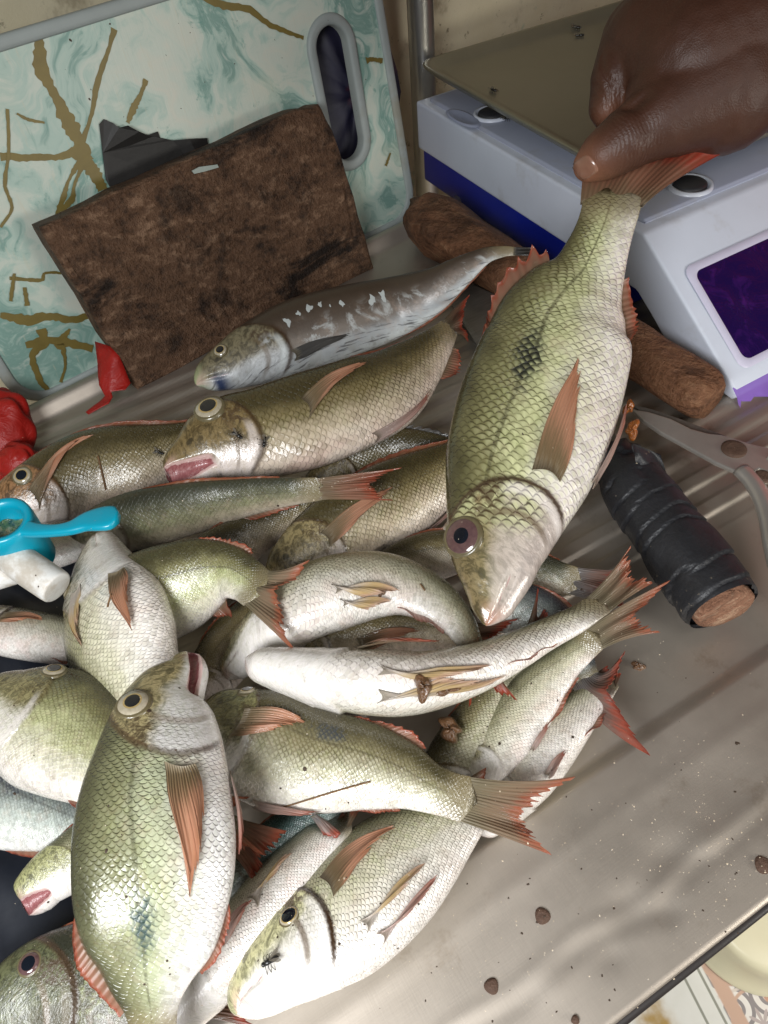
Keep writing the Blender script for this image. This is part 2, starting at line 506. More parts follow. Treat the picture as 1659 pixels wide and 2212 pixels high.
def fin_material(name, base, tip, rays=16, alpha=0.86, rough=.38, mid=None):
    t = NT(name)
    sx = t.xyz(t.uv())
    x, y = sx[0], sx[1]
    nz = t.noise(t.vec(t.m('MULTIPLY', x, 9), t.m('MULTIPLY', y, 2.2)), 1.6, 4, .6)
    st = t.m('ADD', .5, t.m('MULTIPLY', .5, t.m('SINE', t.m('MULTIPLY', x, rays * 6.2832))))
    yy = t.m('ADD', y, t.m('MULTIPLY', t.m('SUBTRACT', nz, .5), .5))
    root = tuple(.45 * v + .55 * w_ for v, w_ in zip(base, (.40, .35, .25)))
    stops = [(.0, root), (.16, base), (.95, tip)] if mid is None else [(.0, root), (.16, base), (.66, mid), (.99, tip)]
    col = t.ramp(yy, stops)
    col = t.mix(t.m('MULTIPLY', st, .30), col, tuple(v * .5 for v in base))
    col = t.mix(t.m('MULTIPLY', t.ss(nz, .62, .74), .5), col, tuple(min(1, v * 1.6 + .05) for v in base))
    al = t.m('ADD', alpha, t.m('MULTIPLY', st, 1 - alpha))
    al = t.m('SUBTRACT', al, t.m('MULTIPLY', t.ss(nz, .55, .75), .22))
    al = t.m('SUBTRACT', al, t.m('MULTIPLY', t.m('MULTIPLY', t.ss(y, .45, 1.0), t.m('SUBTRACT', 1.0, st)), .30), clamp=True)
    t.set(color=col, rough=rough, spec=.5, coat=.2, alpha=al, normal=t.bump(st, .0006, .6))
    tr = t.t.nodes.new('ShaderNodeBsdfTranslucent')
    t.put(tr.inputs[0], col)
    mx = t.t.nodes.new('ShaderNodeMixShader'); mx.inputs[0].default_value = .25
    t.t.links.new(t.b.outputs[0], mx.inputs[1]); t.t.links.new(tr.outputs[0], mx.inputs[2])
    t.t.links.new(mx.outputs[0], t.out.inputs[0])
    return t.mat


FIN = {
    'heldtail': fin_material('fin_held_tail', (.20, .13, .075), (.46, .055, .028), 17, .95, mid=(.27, .115, .07)),
    'orange': fin_material('fin_orange', (.24, .165, .085), (.60, .27, .15), 13, .84, mid=(.62, .31, .19)),
    'red':    fin_material('fin_red', (.24, .165, .10), (.46, .10, .05), 14, .82, mid=(.36, .17, .11)),
    'tail':   fin_material('fin_tail', (.22, .18, .11), (.46, .13, .065), 17, .84, mid=(.29, .195, .125)),
    'taildark': fin_material('fin_tail_dark', (.12, .09, .055), (.40, .055, .025), 17, .94, mid=(.16, .08, .05)),
    'tailgrey': fin_material('fin_tail_grey', (.17, .15, .14), (.46, .085, .045), 17, .92, mid=(.24, .14, .11)),
    'yellow': fin_material('fin_yellow', (.62, .54, .47), (.66, .43, .30), 13, .82, mid=(.62, .44, .20)),
    'pink':   fin_material('fin_pink', (.56, .42, .37), (.52, .19, .13), 12, .8, mid=(.55, .34, .28)),
    'olive':  fin_material('fin_olive', (.15, .13, .06), (.36, .10, .05), 14, .86),
    'slate':  fin_material('fin_slate', (.08, .075, .07), (.12, .11, .10), 14, .92),
}

def eye_mats():
    t = NT('eye_pupil'); t.set(color=(.004, .006, .011), rough=.06, coat=1.0); pup = t.mat
    t = NT('eye_ring_gold'); t.set(color=t.mix(t.noise(t.obj(), 700, 2), (.40, .25, .07), (.70, .56, .28)), rough=.22, metal=.4, coat=1.0); gold = t.mat
    t = NT('eye_white'); t.set(color=t.mix(t.noise(t.obj(), 350, 3), (.50, .45, .34), (.22, .18, .12)), rough=.15, coat=1.0); wh = t.mat
    t = NT('eye_dull_purple'); t.set(color=t.mix(t.noise(t.obj(), 420, 3), (.055, .024, .030), (.15, .085, .075)), rough=.12, coat=1.0); pur = t.mat
    t = NT('eye_socket_skin'); t.set(color=t.mix(t.noise(t.obj(), 260, 3), (.07, .055, .03), (.17, .14, .07)), rough=.3, coat=.5); sk = t.mat
    return pup, gold, wh, pur, sk


PUPIL, GOLD, EYEWHITE, EYEPURPLE, SOCKET = eye_mats()

# ------------------------------------------------------------------ fish builder
NS, NT_ = 104, 76


class Fish:
    def __init__(self, name, label, pts, mat, sgn=1, roll=0.0, h=None, r=0.46, gape=0.0, group='fresh fish heaped on the steel table',
                 cat='fish', belly_sag=0.0):
        P4 = []
        for i, q in enumerate(pts):
            u, v, hw = q[:3]
            hh = q[3] if len(q) > 3 else (h[0] + (h[1] - h[0]) * i / (len(pts) - 1) if isinstance(h, tuple) else h)
            p = P(u, v, hh)
            P4.append((*p, hw * depth(p) / F))
        self.pts_px = pts
        A = catmull(P4, NS * 3)
        # resample to even arc length with denser stations near the head
        seg = np.concatenate([[0], np.cumsum(np.linalg.norm(np.diff(A[:, :3], axis=0), axis=1))])
        self.L = seg[-1]
        s = np.linspace(0, 1, NS) ** 1.25
        A = np.stack([np.interp(s * self.L, seg, A[:, k]) for k in range(4)], 1)
        self.s = s
        C = A[:, :3]
        hw = np.maximum(A[:, 3], 1e-4)
        T = np.gradient(C, axis=0); T /= np.linalg.norm(T, axis=1)[:, None]
        V = C - CAM; V /= np.linalg.norm(V, axis=1)[:, None]
        D0 = np.cross(T, V); D0 /= np.linalg.norm(D0, axis=1)[:, None]; D0 *= sgn
        U = -V + (V * T).sum(1)[:, None] * T; U /= np.linalg.norm(U, axis=1)[:, None]
        ph = np.radians(np.interp(s, np.linspace(0, 1, len(roll)), roll) if isinstance(roll, (list, tuple)) else np.full(NS, float(roll)))
        cp, sp = np.cos(ph)[:, None], np.sin(ph)[:, None]
        D = cp * D0 + sp * U
        Lt = cp * U - sp * D0
        rr = np.interp(s, [0, .12, .3, .6, .85, 1], [r * 1.35, r * 1.25, r * 1.05, r, r * .8, r * .55])
        a = hw / np.sqrt(np.cos(ph) ** 2 + (rr * np.sin(ph)) ** 2)
        b = a * rr
        rnd = np.sqrt(np.clip(1 - (1 - np.minimum(s / .035, 1)) ** 2, .0004, 1))
        b = b * (1 - .72 * np.clip((s - .90) / .10, 0, 1))
        self.C, self.T, self.D, self.Lt, self.a, self.b = C, T, D, Lt, a * rnd, b * rnd
        self.root = thing(name, label, cat, C[NS // 2] * np.array([1, 1, 0]) + np.array([0, 0, max(0.0, C[NS // 2][2] - b[NS // 2])]), group)
        self.mat = mat
        self.gape = gape
        self._body()

    def frame(self, s):
        s = float(np.clip(s, 0, 1))
        f = lambda A: np.array([np.interp(s, self.s, A[:, k]) for k in range(3)])
        return f(self.C), unit(f(self.T)), unit(f(self.D)), unit(f(self.Lt)), float(np.interp(s, self.s, self.a)), float(np.interp(s, self.s, self.b))

    @staticmethod
    def prof(th, s):
        """unit cross-section: (dorsal, lateral)"""
        c, sn = np.cos(th), np.sin(th)
        return np.sign(c) * np.abs(c) ** .96, np.sign(sn) * np.abs(sn) ** .88

    def S(self, s, th, off=0.0):
        C, T, D, Lt, a, b = self.frame(s)
        pd, pl = self.prof(th, s)
        p = C + D * a * pd + Lt * b * pl
        n = unit(D * pd / max(a, 1e-5) + Lt * pl / max(b, 1e-5))
        return p + n * off

    def _body(self):
        th = np.linspace(-math.pi, math.pi, NT_ + 1)
        pd, pl = self.prof(th, 0)
        s = self.s[:, None] * (.275 / self.mat['hl']); t = np.cos(th)[None, :]
        A, Bq = self.a[:, None], self.b[:, None]
        # operculum plate and gill step, cheek relief
        sg = .275 - .075 * (t + .15) ** 2
        d = s - sg
        lat = np.abs(np.sin(th))[None, :]
        plate = np.where(d < 0, .085 * np.exp(d / .055), -.035 * np.exp(-d / .03)) * lat
        pre = np.where(d + .068 < 0, .035 * np.exp((d + .068) / .03), 0) * lat
        mline = -.12 - 2.6 * s
        mdist = np.abs(t - mline)
        groove = -.16 * np.exp(-(mdist / .09) ** 2) * (s < .10) * np.clip((.10 - s) / .03, 0, 1)
        lipr = .06 * np.exp(-((mdist - .2) / .12) ** 2) * (s < .075) * np.clip((.075 - s) / .03, 0, 1)
        fac = 1 + plate + pre + groove + lipr
        mouth = np.exp(-(mdist / .06) ** 2) * (s < .095) * .8
        X = A * pd[None, :] * (1 + .3 * (fac - 1)); Y = Bq * pl[None, :] * fac
        Pn = self.C[:, None, :] + self.D[:, None, :] * X[..., None] + self.Lt[:, None, :] * Y[..., None]
        if self.gape:
            sh = .125
            C, T, D, Lt, a, b = self.frame(sh * self.mat['hl'] / .275)
            hinge = C + D * a * (-.42)
            g = np.clip((mline - t) / .10, 0, 1) * np.clip((sh - s) / .03, 0, 1)
            inner = np.exp(-((t - mline + .05) / .09) ** 2) * (s < sh) * np.clip((sh - s) / .02, 0, 1)
            ang = -self.gape * g
            rel = Pn - hinge
            x = (rel * T).sum(-1); y = (rel * D).sum(-1); z = rel - x[..., None] * T - y[..., None] * D
            # jaw swings away from the dorsal side
            xn = x * np.cos(ang) + y * np.sin(ang) * -1; yn = x * np.sin(ang) * -1 + y * np.cos(ang)
            yn = np.where(g > 0, y * np.cos(ang) + x * np.sin(-ang), y); xn = np.where(g > 0, x * np.cos(ang) - y * np.sin(-ang), x)
            z = z * (1 - .88 * inner[..., None])
            Pn = hinge + xn[..., None] * T + yn[..., None] * D + z
            mouth = np.maximum(mouth * .3, np.clip(inner * 1.3, 0, 1))
        arc = np.concatenate([[0], np.cumsum(np.linalg.norm(np.diff(self.C, axis=0), axis=1))])
        cs = self.L / 43.0 * (1.16 - .42 * self.s)
        ux = np.concatenate([[0], np.cumsum(np.diff(arc) / (.5 * (cs[1:] + cs[:-1])))])
        ux = np.repeat(ux[:, None], NT_ + 1, 1)
        # circumferential arc measured from the back
        q = np.linalg.norm(np.diff(Pn, axis=1), axis=2)
        cum = np.concatenate([np.zeros((NS, 1)), np.cumsum(q, axis=1)], 1)
        mid = cum[:, NT_ // 2][:, None]
        uy = (cum - mid) / (cs[:, None] * 1.06)
        V = Pn.reshape(-1, 3)
        Fc = grid_faces(NS, NT_ + 1)
        tail_c = len(V)
        V = np.concatenate([V, [self.C[-1] + self.T[-1] * self.a[-1] * .55], [self.C[0]]])
        W = NT_ + 1
        Fc += [((NS - 1) * W + j, (NS - 1) * W + j + 1, tail_c) for j in range(NT_)]
        Fc += [(j + 1, j, tail_c + 1) for j in range(NT_)]
        ex = lambda arr, a, b: np.concatenate([np.broadcast_to(arr, (NS, W)).ravel(), [a, b]])
        uvs = np.stack([ex(ux, 43, 0), ex(uy, 0, 0)], 1)
        self.body = mesh_obj('body', V, Fc, self.mat, self.root,
                             attrs=dict(along=ex(np.repeat(self.s[:, None], W, 1), 1, 0), dv=ex(np.repeat(t, NS, 0), 0, 0), mouth=ex(mouth, 0, 0)), uv=uvs)

    # -- parts
    def eye(self, s=.17, deg=50, r=.037, side=1, kind='white', pupil=.62, bulge=.34):
        th = math.radians(deg) * side
        p = self.S(s, th, 0)
        e = 1e-3
        ds = unit(self.S(s + e, th) - self.S(s - e, th)); dt = self.S(s, th + .02) - self.S(s, th - .02)
        n = unit(np.cross(ds, dt)); 
        if np.dot(n, p - self.frame(s)[0]) < 0: n = -n
        bt = np.cross(n, ds)
        R = r * self.L * .86
        nr, na = 14, 28
        V, Fc, fm = [p + n * R * bulge], [], []
        prof = [(.12, 1), (.24, .995), (pupil * .7, .98), (pupil, .95), (pupil + .02, .94), (pupil + .11, .90), (.84, .74), (.92, .58), (.98, .42), (1.02, .30), (1.07, .33), (1.14, .20), (1.20, -.08), (1.24, -.4)]
        for (q, hgt) in prof:
            for k in range(na):
                an = 2 * math.pi * k / na
                V.append(p + (ds * math.cos(an) * 1.04 + bt * math.sin(an)) * R * q + n * R * bulge * hgt)
        wm = 2 if kind == 'white' else 3
        for k in range(na):
            Fc.append((0, 1 + k, 1 + (k + 1) % na)); fm.append(0)
        for i in range(len(prof) - 1):
            m_ = 0 if prof[i + 1][0] <= pupil else (1 if prof[i + 1][0] <= pupil + .12 else (wm if prof[i + 1][0] < 1.0 else 4))
            for k in range(na):
                Fc.append((1 + i * na + k, 1 + (i + 1) * na + k, 1 + (i + 1) * na + (k + 1) % na, 1 + i * na + (k + 1) % na)); fm.append(m_)
        o = mesh_obj('eye', V, Fc, [PUPIL, GOLD if kind == 'white' else EYEPURPLE, EYEWHITE, EYEPURPLE, SOCKET], self.root, fmat=fm)
        return o

    def lay_fin(self, name, mat, s0, d0, d1, length, dtip, spread=22, side=1, lift=.10, nr=60, ragged=.20, seed=0, splay=0.0, bow=-7):
        """a fin lying back along the body: base from angle d0 to d1 (degrees from the back), tips length*L further on"""
        r = np.random.default_rng(seed + 17)
        nj = 10
        V, uv = [], []
        jag = np.convolve(np.repeat(r.uniform(0, 1, nr // 3 + 2), 3)[:nr + 2], [.25, .5, .25], 'valid')[:nr] * ragged
        jag = jag + .06 * np.abs(np.sin(np.linspace(0, 10 * math.pi, nr)))
        for i in range(nr):
            f = i / (nr - 1)
            base = d0 + (d1 - d0) * f
            ln = length * (1 - .50 * f ** 1.5) * (.88 + .12 * min(1, f / .12)) * (1 - jag[i] * (.4 + f))
            tip = dtip + spread * (f - .35)
            for j in range(nj):
                g = j / (nj - 1)
                ang = math.radians(base + (tip - base) * g ** .8 + bow * math.sin(math.pi * g) * (.6 - f)) * side
                ss = s0 + .012 * math.sin(f * math.pi) + ln * g
                amp = self.frame(ss)[5]
                wave = .0012 * math.sin(f * 9 + g * 3) * g
                V.append(self.S(ss, ang, .0012 + amp * lift * math.sin(g * 1.8) + abs(splay) * self.L * g ** 1.5 + wave))
                uv.append((f, g))
        V, Fc, uv = thick(np.array(V), grid_faces(nr, nj), nr, nj, .0006, uv)
        return mesh_obj(name, V, Fc, FIN[mat], self.root, uv=uv)

    def edge_fin(self, name, mat, s0, s1, height, ventral=False, lean=.9, ragged=.35, seed=0, nr=46, tilt=0.0, peak=.35, deep=.12):
        """dorsal or anal fin along the edge; height in body half-depths"""
        r = np.random.default_rng(seed + 5)
        nj = 7
        V, uv = [], []
        th = math.pi if ventral else 0.0
        sg = -1 if ventral else 1
        spike = 1 - ragged * np.abs(np.sin(np.cumsum(r.uniform(.25, 1.05, nr)))) ** .8 * np.interp(np.linspace(0, 1, nr), np.linspace(0, 1, 9), r.uniform(.2, 1, 9))
        amax = float(self.a.max())
        for i in range(nr):
            f = i / (nr - 1)
            ss = s0 + (s1 - s0) * f
            C, T, D, Lt, a, b = self.frame(ss)
            prf = (min(1, f / peak) ** .6) * (1 - .55 * max(0, (f - peak) / (1 - peak)) ** 1.2)
            hgt = height * amax * prf * spike[i]
            base = C + D * a * sg * (1 - deep)
            dirv = unit(D * sg + T * lean + Lt * tilt)
            for j in range(nj):
                g = j / (nj - 1)
                V.append(base + dirv * (hgt + a * deep) * g + Lt * .0012 * math.sin(f * 12) * g)
                uv.append((f, g))
        V, Fc, uv = thick(np.array(V), grid_faces(nr, nj), nr, nj, .0006, uv)
        return mesh_obj(name, V, Fc, FIN[mat], self.root, uv=uv)

    def tail(self, mat='tail', up=None, fork=None, low=None, h=None, ragged=.16, seed=0, length=.24, rip=.0025, flare=1.0, bow=.30):
        C, T, D, Lt, a, b = self.frame(1.0)
        hh = h if h is not None else C[2]
        if up is None:
            U = C + T * self.L * length + D * self.L * length * .55
            Lw = C + T * self.L * length - D * self.L * length * .55
            K = C + T * self.L * length * .55
        else:
            ha = hh if isinstance(hh, (tuple, list)) else (hh, hh, hh)
            U, K, Lw = P(*up, ha[0]), P(*fork, ha[1]), P(*low, ha[2])
        r = np.random.default_rng(seed + 3)
        nr, nj = 72, 12
        V, uv = [], []
        jag = 1 - ragged * np.abs(np.sin(np.linspace(0, 13.5 * math.pi, nr))) ** .6 * np.interp(np.linspace(0, 1, nr), np.linspace(0, 1, 24), r.uniform(.15, 1, 24))
        C0 = C - T * a * .35
        for i in range(nr):
            f = i / (nr - 1)
            if f < .5:
                g = f * 2; tip = U + (K - U) * g ** .85
            else:
                g = (1 - f) * 2; tip = Lw + (K - Lw) * g ** .85
            edge = min(f, 1 - f) * 2
            base = C0 + D * a * .92 * (1 - 2 * f) * flare
            axis = T * np.linalg.norm(tip - base) * bow
            jj = jag[i] if .03 < f < .97 else 1.0
            e = base + (tip - base) * jj
            for j in range(nj):
                q = j / (nj - 1)
                # leading rays bow outwards
                p = (1 - q) ** 2 * base + 2 * q * (1 - q) * (base + axis + (e - base) * .18) + q * q * e
                p = p + Lt * rip * math.sin(f * 14 + q * 2) * q
                V.append(p); uv.append((f, q))
        V, Fc, uv = thick(np.array(V), grid_faces(nr, nj), nr, nj, .0009, uv)
        return mesh_obj('tail_fin', V, Fc, FIN[mat], self.root, uv=uv)

    def usual(self, seed=0, eye=True, pect='orange', dors=.16, anal=.18, both=False, pelvic=True, finmat='olive', eyekw=None, pk=None, dk=None, ak=None, vk=None):
        if eye:
            for sd in ((1, -1) if both else (1,)):
                self.eye(side=sd, **(eyekw or {}))
        if pect:
            for sd in ((1, -1) if both else (1,)):
                self.lay_fin('pectoral_fin', pect, **{**dict(s0=.285, d0=98, d1=126, length=.27, dtip=97, side=sd, seed=seed), **(pk or {})})
        if dors:
            self.edge_fin('dorsal_fin', finmat, **{**dict(s0=.34, s1=.86, height=dors, seed=seed), **(dk or {})})
        if anal:
            self.edge_fin('anal_fin', 'red', **{**dict(s0=.66, s1=.86, height=anal, ventral=True, seed=seed + 1), **(ak or {})})
        if pelvic:
            for sd in ((1, -1) if both else (1,)):
                self.lay_fin('pelvic_fin', 'yellow' if both else 'pink', **{**dict(s0=.37, d0=166, d1=176, length=.17, dtip=166, spread=10, side=sd, seed=seed + 2), **(vk or {})})


def thick(V, Fc, nr, nj, th, uv):
    """give a fin sheet two faces and a closed rim"""
    G = V.reshape(nr, nj, 3)
    du = np.gradient(G, axis=0); dv = np.gradient(G, axis=1)
    n = np.cross(du, dv); n /= np.linalg.norm(n, axis=2)[..., None] + 1e-12
    tap = np.linspace(1.0, .35, nj)[None, :, None]
    A = (G + n * th * tap * .5).reshape(-1, 3); B = (G - n * th * tap * .5).reshape(-1, 3)
    N = nr * nj
    faces = [tuple(f) for f in Fc] + [tuple(i + N for i in reversed(f)) for f in Fc]
    ring = [i * nj for i in range(nr)] + [(nr - 1) * nj + j for j in range(1, nj)] + [i * nj + nj - 1 for i in range(nr - 2, -1, -1)] + [j for j in range(nj - 2, 0, -1)]
    for a, b in zip(ring, ring[1:] + ring[:1]):
        faces.append((a, a + N, b + N, b))
    return np.concatenate([A, B]), faces, list(uv) + list(uv)


# ------------------------------------------------------------------ the setting: table, wall, floor
def smooth01(x):
    x = np.clip(x, 0, 1); return x * x * (3 - 2 * x)


def metal_sheet_mat():
    t = NT('worn_steel')
    o = t.obj()
    n1 = t.noise(t.mapv(o, (6, 60, 6)), 6, 4, .6)
    n2 = t.noise(o, 9, 5, .6)
    n3 = t.noise(o, 60, 4, .7)
    col = t.mix(n2, (.42, .37, .312), (.55, .49, .425))
    st = t.ss(t.noise(o, 14, 6, .75), .56, .74)
    col = t.mix(t.m('MULTIPLY', st, .45), col, (.22, .155, .095))
    col = t.mix(t.m('MULTIPLY', t.ss(n3, .70, .76), .6), col, (.12, .08, .05))
    r = t.m('ADD', .40, t.m('ADD', t.m('MULTIPLY', n2, .14), t.m('MULTIPLY', n3, .10)))
    scr = t.noise(t.mapv(o, (900, 40, 40), rot=(0, 0, .5)), 1, 2, .5)
    scr2 = t.noise(t.mapv(o, (40, 1100, 40), rot=(0, 0, -.35)), 1, 2, .5)
    hgt = t.m('ADD', t.m('MULTIPLY', t.m('ADD', scr, scr2), .25), n2)
    return t.set(color=col, rough=r, metal=.85, spec=.5, normal=t.bump(hgt, .0010, .10))


STEEL = metal_sheet_mat()
RUST = simple_mat('rusted_nail', (.085, .045, .028), .75, 0, .5, 500, .6)

table = thing('steel_table', 'dented ribbed stainless steel table top under the fish, rusty nail heads along its edge', 'table', (.2, .3, 0), kind='structure')


def table_z(X, Y):
    z = np.zeros_like(X)
    z += .0045 * smooth01((.101 - Y) / .011)                                   # raised front margin
    z += .0035 * np.exp(-((Y - .064 - .003 * np.sin(X * 9)) / .006) ** 2) * .10
    w = .0016 * np.sin(X * 31) + .0022 * np.sin(X * 73 + 1) * (np.sin(X * 17) > 0)
    z += -.0004 * np.exp(-((Y - .020 - w) / .0045) ** 2)                        # dented crease near the edge
    z += .0003 * np.exp(-((Y - .028 - w) / .004) ** 2)
    for (x, y, r, d) in [(.128, .026, .012, -.003), (.165, .034, .014, -.003), (.19, .03, .010, .002), (.105, .012, .010, -.002), (.22, .045, .02, -.002), (.07, .02, .012, .002), (.145, .012, .008, -.0025), (.30, .06, .03, -.003)]:
        z += .38 * d * np.exp(-(((X - x) / r) ** 2 + ((Y - y) / (r * .7)) ** 2))
    m = smooth01((Y - .185) / .02) * smooth01((.64 - Y) / .02)
    rib = smooth01((np.abs(((Y / .0262) % 1) - .5) * 2 - .32) / .36)
    z += .0026 * m * rib
    z += .0003 * np.sin(X * 5 + Y * 7) * np.sin(Y * 11 + 1)
    return z


def y_back(X):
    return .655 + .15 * (X + .08)


nx, ny = 330, 420
xs = np.linspace(-.5, .90, nx)
V = []
ff = np.concatenate([np.linspace(0, .35, 260), np.linspace(.35, 1, ny - 259)[1:]])
for x in xs:
    yb = y_back(x)
    Y = -.009 + (yb + .009) * ff
    z = table_z(np.full_like(Y, x), Y)
    z = z + .013 * smooth01((Y - yb + .018) / .012)
    col = np.stack([np.full_like(Y, x), Y, z], 1)
    e0 = col[0] + np.array([[0, -.0018, -.0006], [0, -.0026, -.0025], [0, -.0028, -.028]])
    e1 = col[-1] + np.array([[0, .002, -.001], [0, .003, -.004], [0, .0032, -.05]])
    V.append(np.concatenate([e0[::-1], col, e1]))
V = np.array(V)
mesh_obj('table_sheet', V.reshape(-1, 3), grid_faces(nx, V.shape[1]), STEEL, table)
tv, tf = tube([(-.5, -.0125, -.0035), (.90, -.0125, -.0035)], .0026, 10)
mesh_obj('edge_trim', tv, tf, simple_mat('dark_edge', (.018, .014, .013), .5), table)
for (u, v, rr) in [(1172, 1978, 17), (1062, 2130, 16), (1650, 1868, 19), (1243, 2203, 9), (880, 2235, 14)]:
    p = P(u, v, .0055); R = rr * depth(p) / F
    vv = [p + np.array([0, 0, .0013])]; n = 20
    for q, hz in [(.55, .0012), (.85, .0007), (1.0, -.001)]:
        for k in range(n):
            an = 2 * math.pi * k / n; w = 1 + .07 * math.sin(3 * an + u)
            vv.append(p + np.array([math.cos(an) * R * q * w, math.sin(an) * R * q * w, hz]))
    fc = [(0, 1 + k, 1 + (k + 1) % n) for k in range(n)] + [(1 + i * n + k, 1 + (i + 1) * n + k, 1 + (i + 1) * n + (k + 1) % n, 1 + i * n + (k + 1) % n) for i in range(2) for k in range(n)]
    mesh_obj('rivet', vv, fc, RUST, table)

# board frame: bottom edge on the table line, leaning back ten degrees
BL, BR = P(100, 858, 0), P(885, 470, 0)
ED = unit(BR - BL)
BACK = np.array([-ED[1], ED[0], 0])
_l = math.radians(10)
UP = np.array([0, 0, 1]) * math.cos(_l) + BACK * math.sin(_l)
BN = np.cross(ED, UP)          # towards the viewer
if BN.dot(CAM - BL) < 0: BN = -BN


def onboard(u, v, off=0.0):
    return hit(u, v, BR + BN * off, BN)


def wall_mat():
    t = NT('grimy_cream_wall')
    o = t.obj()
    n = t.noise(o, 9, 6, .7); n2 = t.noise(o, 70, 4, .7)
    col = t.mix(n, (.50, .44, .28), (.62, .57, .44))
    col = t.mix(t.m('MULTIPLY', t.ss(n, .5, .68), .75), col, (.16, .12, .06))
    col = t.mix(t.m('MULTIPLY', t.ss(n2, .62, .72), .7), col, (.07, .055, .03))
    col = t.mix(t.m('MULTIPLY', t.ss(t.noise(t.mapv(o, loc=(3, 1, 2)), 16, 3), .64, .7), .5), col, (.05, .25, .20))
    return t.set(color=col, rough=.7, normal=t.bump(n2, .002, .3))


WALL = wall_mat()
wp = BR + BACK * .17
wv, wf = extrude_poly([wp + ED * -1.6 + np.array([0, 0, -.85]), wp + ED * 1.6 + np.array([0, 0, -.85]), wp + ED * 1.6 + np.array([0, 0, 1.1]), wp + ED * -1.6 + np.array([0, 0, 1.1])], BACK * .05)
setp(mesh_obj('wall', wv, wf, WALL, smooth=False), 'stained cream wall behind the cutting board and scale', 'wall', kind='structure')


def floor_mat():
    t = NT('patterned_floor_tile')
    o = t.obj()
    q0_ = t.xyz(o)
    q = [t.m('SUBTRACT', q0_[0], t.m('MULTIPLY', t.m('ADD', q0_[1], .06), .21)), t.m('ADD', q0_[1], t.m('MULTIPLY', q0_[0], .21))]
    S_ = 10.5
    fx = t.m('SUBTRACT', t.m('FRACT', t.m('MULTIPLY', q[0], S_)), .5)
    fy = t.m('SUBTRACT', t.m('FRACT', t.m('MULTIPLY', q[1], S_)), .5)
    ax, ay = t.m('ABSOLUTE', fx), t.m('ABSOLUTE', fy)
    r = t.m('SQRT', t.m('ADD', t.m('MULTIPLY', fx, fx), t.m('MULTIPLY', fy, fy)))
    cx, cy = t.m('SUBTRACT', ax, .27), t.m('SUBTRACT', ay, .27)
    rc = t.m('SQRT', t.m('ADD', t.m('MULTIPLY', cx, cx), t.m('MULTIPLY', cy, cy)))
    ang = t.m('ARCTAN2', cy, cx)
    sw = t.m('ADD', t.m('MULTIPLY', rc, 44), t.m('MULTIPLY', ang, 1.0))
    swm = t.ss(t.m('SINE', sw), .15, .5)
    pet = t.ss(t.m('SUBTRACT', r, t.m('ADD', .13, t.m('MULTIPLY', .08, t.m('COSINE', t.m('MULTIPLY', t.m('ARCTAN2', fy, fx), 8))))), .012, -.012)
    ring = t.ss(t.m('ABSOLUTE', t.m('SUBTRACT', r, .45)), .03, .012)
    base = t.mix(t.noise(o, 30, 4), (.74, .68, .62), (.86, .82, .78))
    col = t.mix(swm, base, (.28, .25, .25))
    col = t.mix(t.ss(rc, .085, .06), col, (.58, .33, .22))
    col = t.mix(pet, col, (.50, .42, .40)); col = t.mix(ring, col, (.60, .40, .30))
    edge = t.ss(t.m('MAXIMUM', ax, ay), .47, .49)
    col = t.mix(edge, col, (.7, .62, .55))
    # plain strip tiles beside the patterned field
    band = t.ss(q[0], .388, .385)
    strip = t.mix(t.m('MAXIMUM', t.ss(t.m('ABSOLUTE', t.m('SUBTRACT', q[0], .3795)), .0026, .0012), t.ss(t.m('ABSOLUTE', t.m('SUBTRACT', q[0], .355)), .0026, .0012)), t.mix(t.noise(o, 25, 5), (.84, .83, .79), (.68, .67, .60)), (.30, .30, .25))
    strip = t.mix(t.m('MULTIPLY', t.ss(q[0], .325, .30), t.ss(t.noise(o, 16, 4), .35, .6)), strip, (.42, .27, .08))
    col = t.mix(band, col, strip)
    col = t.mix(t.ss(t.m('ABSOLUTE', t.m('SUBTRACT', q[0], .399)), .012, .009), col, (.60, .40, .30))
    return t.set(color=col, rough=.35, spec=.5)


fv, ff_ = box_vf((-2, -2, -.86), (3, 2.2, -.80), .0)
FLOOR = mesh_obj('floor', fv, ff_, floor_mat(), smooth=False)
setp(FLOOR, 'floor of patterned terracotta and grey tiles below the table', 'floor', kind='structure')

# pale yellow plastic basin standing upside down on the floor
sc = P(1668, 1944, -.70)
YEL = simple_mat('yellow_plastic', (.86, .80, .56), .35, 0, .06, 20)
R = 146 * depth(sc) / F
vv = []; n = 64
for q, z in [(.01, .0), (.6, .0), (.88, -.001), (.95, -.004), (.985, -.012), (1.0, -.030), (1.06, -.090), (1.10, -.092), (1.10, -.099)]:
    for k in range(n):
        vv.append(sc + np.array([math.cos(2 * math.pi * k / n) * R * q, math.sin(2 * math.pi * k / n) * R * q, z]))
setp(mesh_obj('plastic_basin', vv, grid_faces(9, n, True), YEL), 'pale yellow round plastic basin upside down on the floor past the table edge', 'basin')

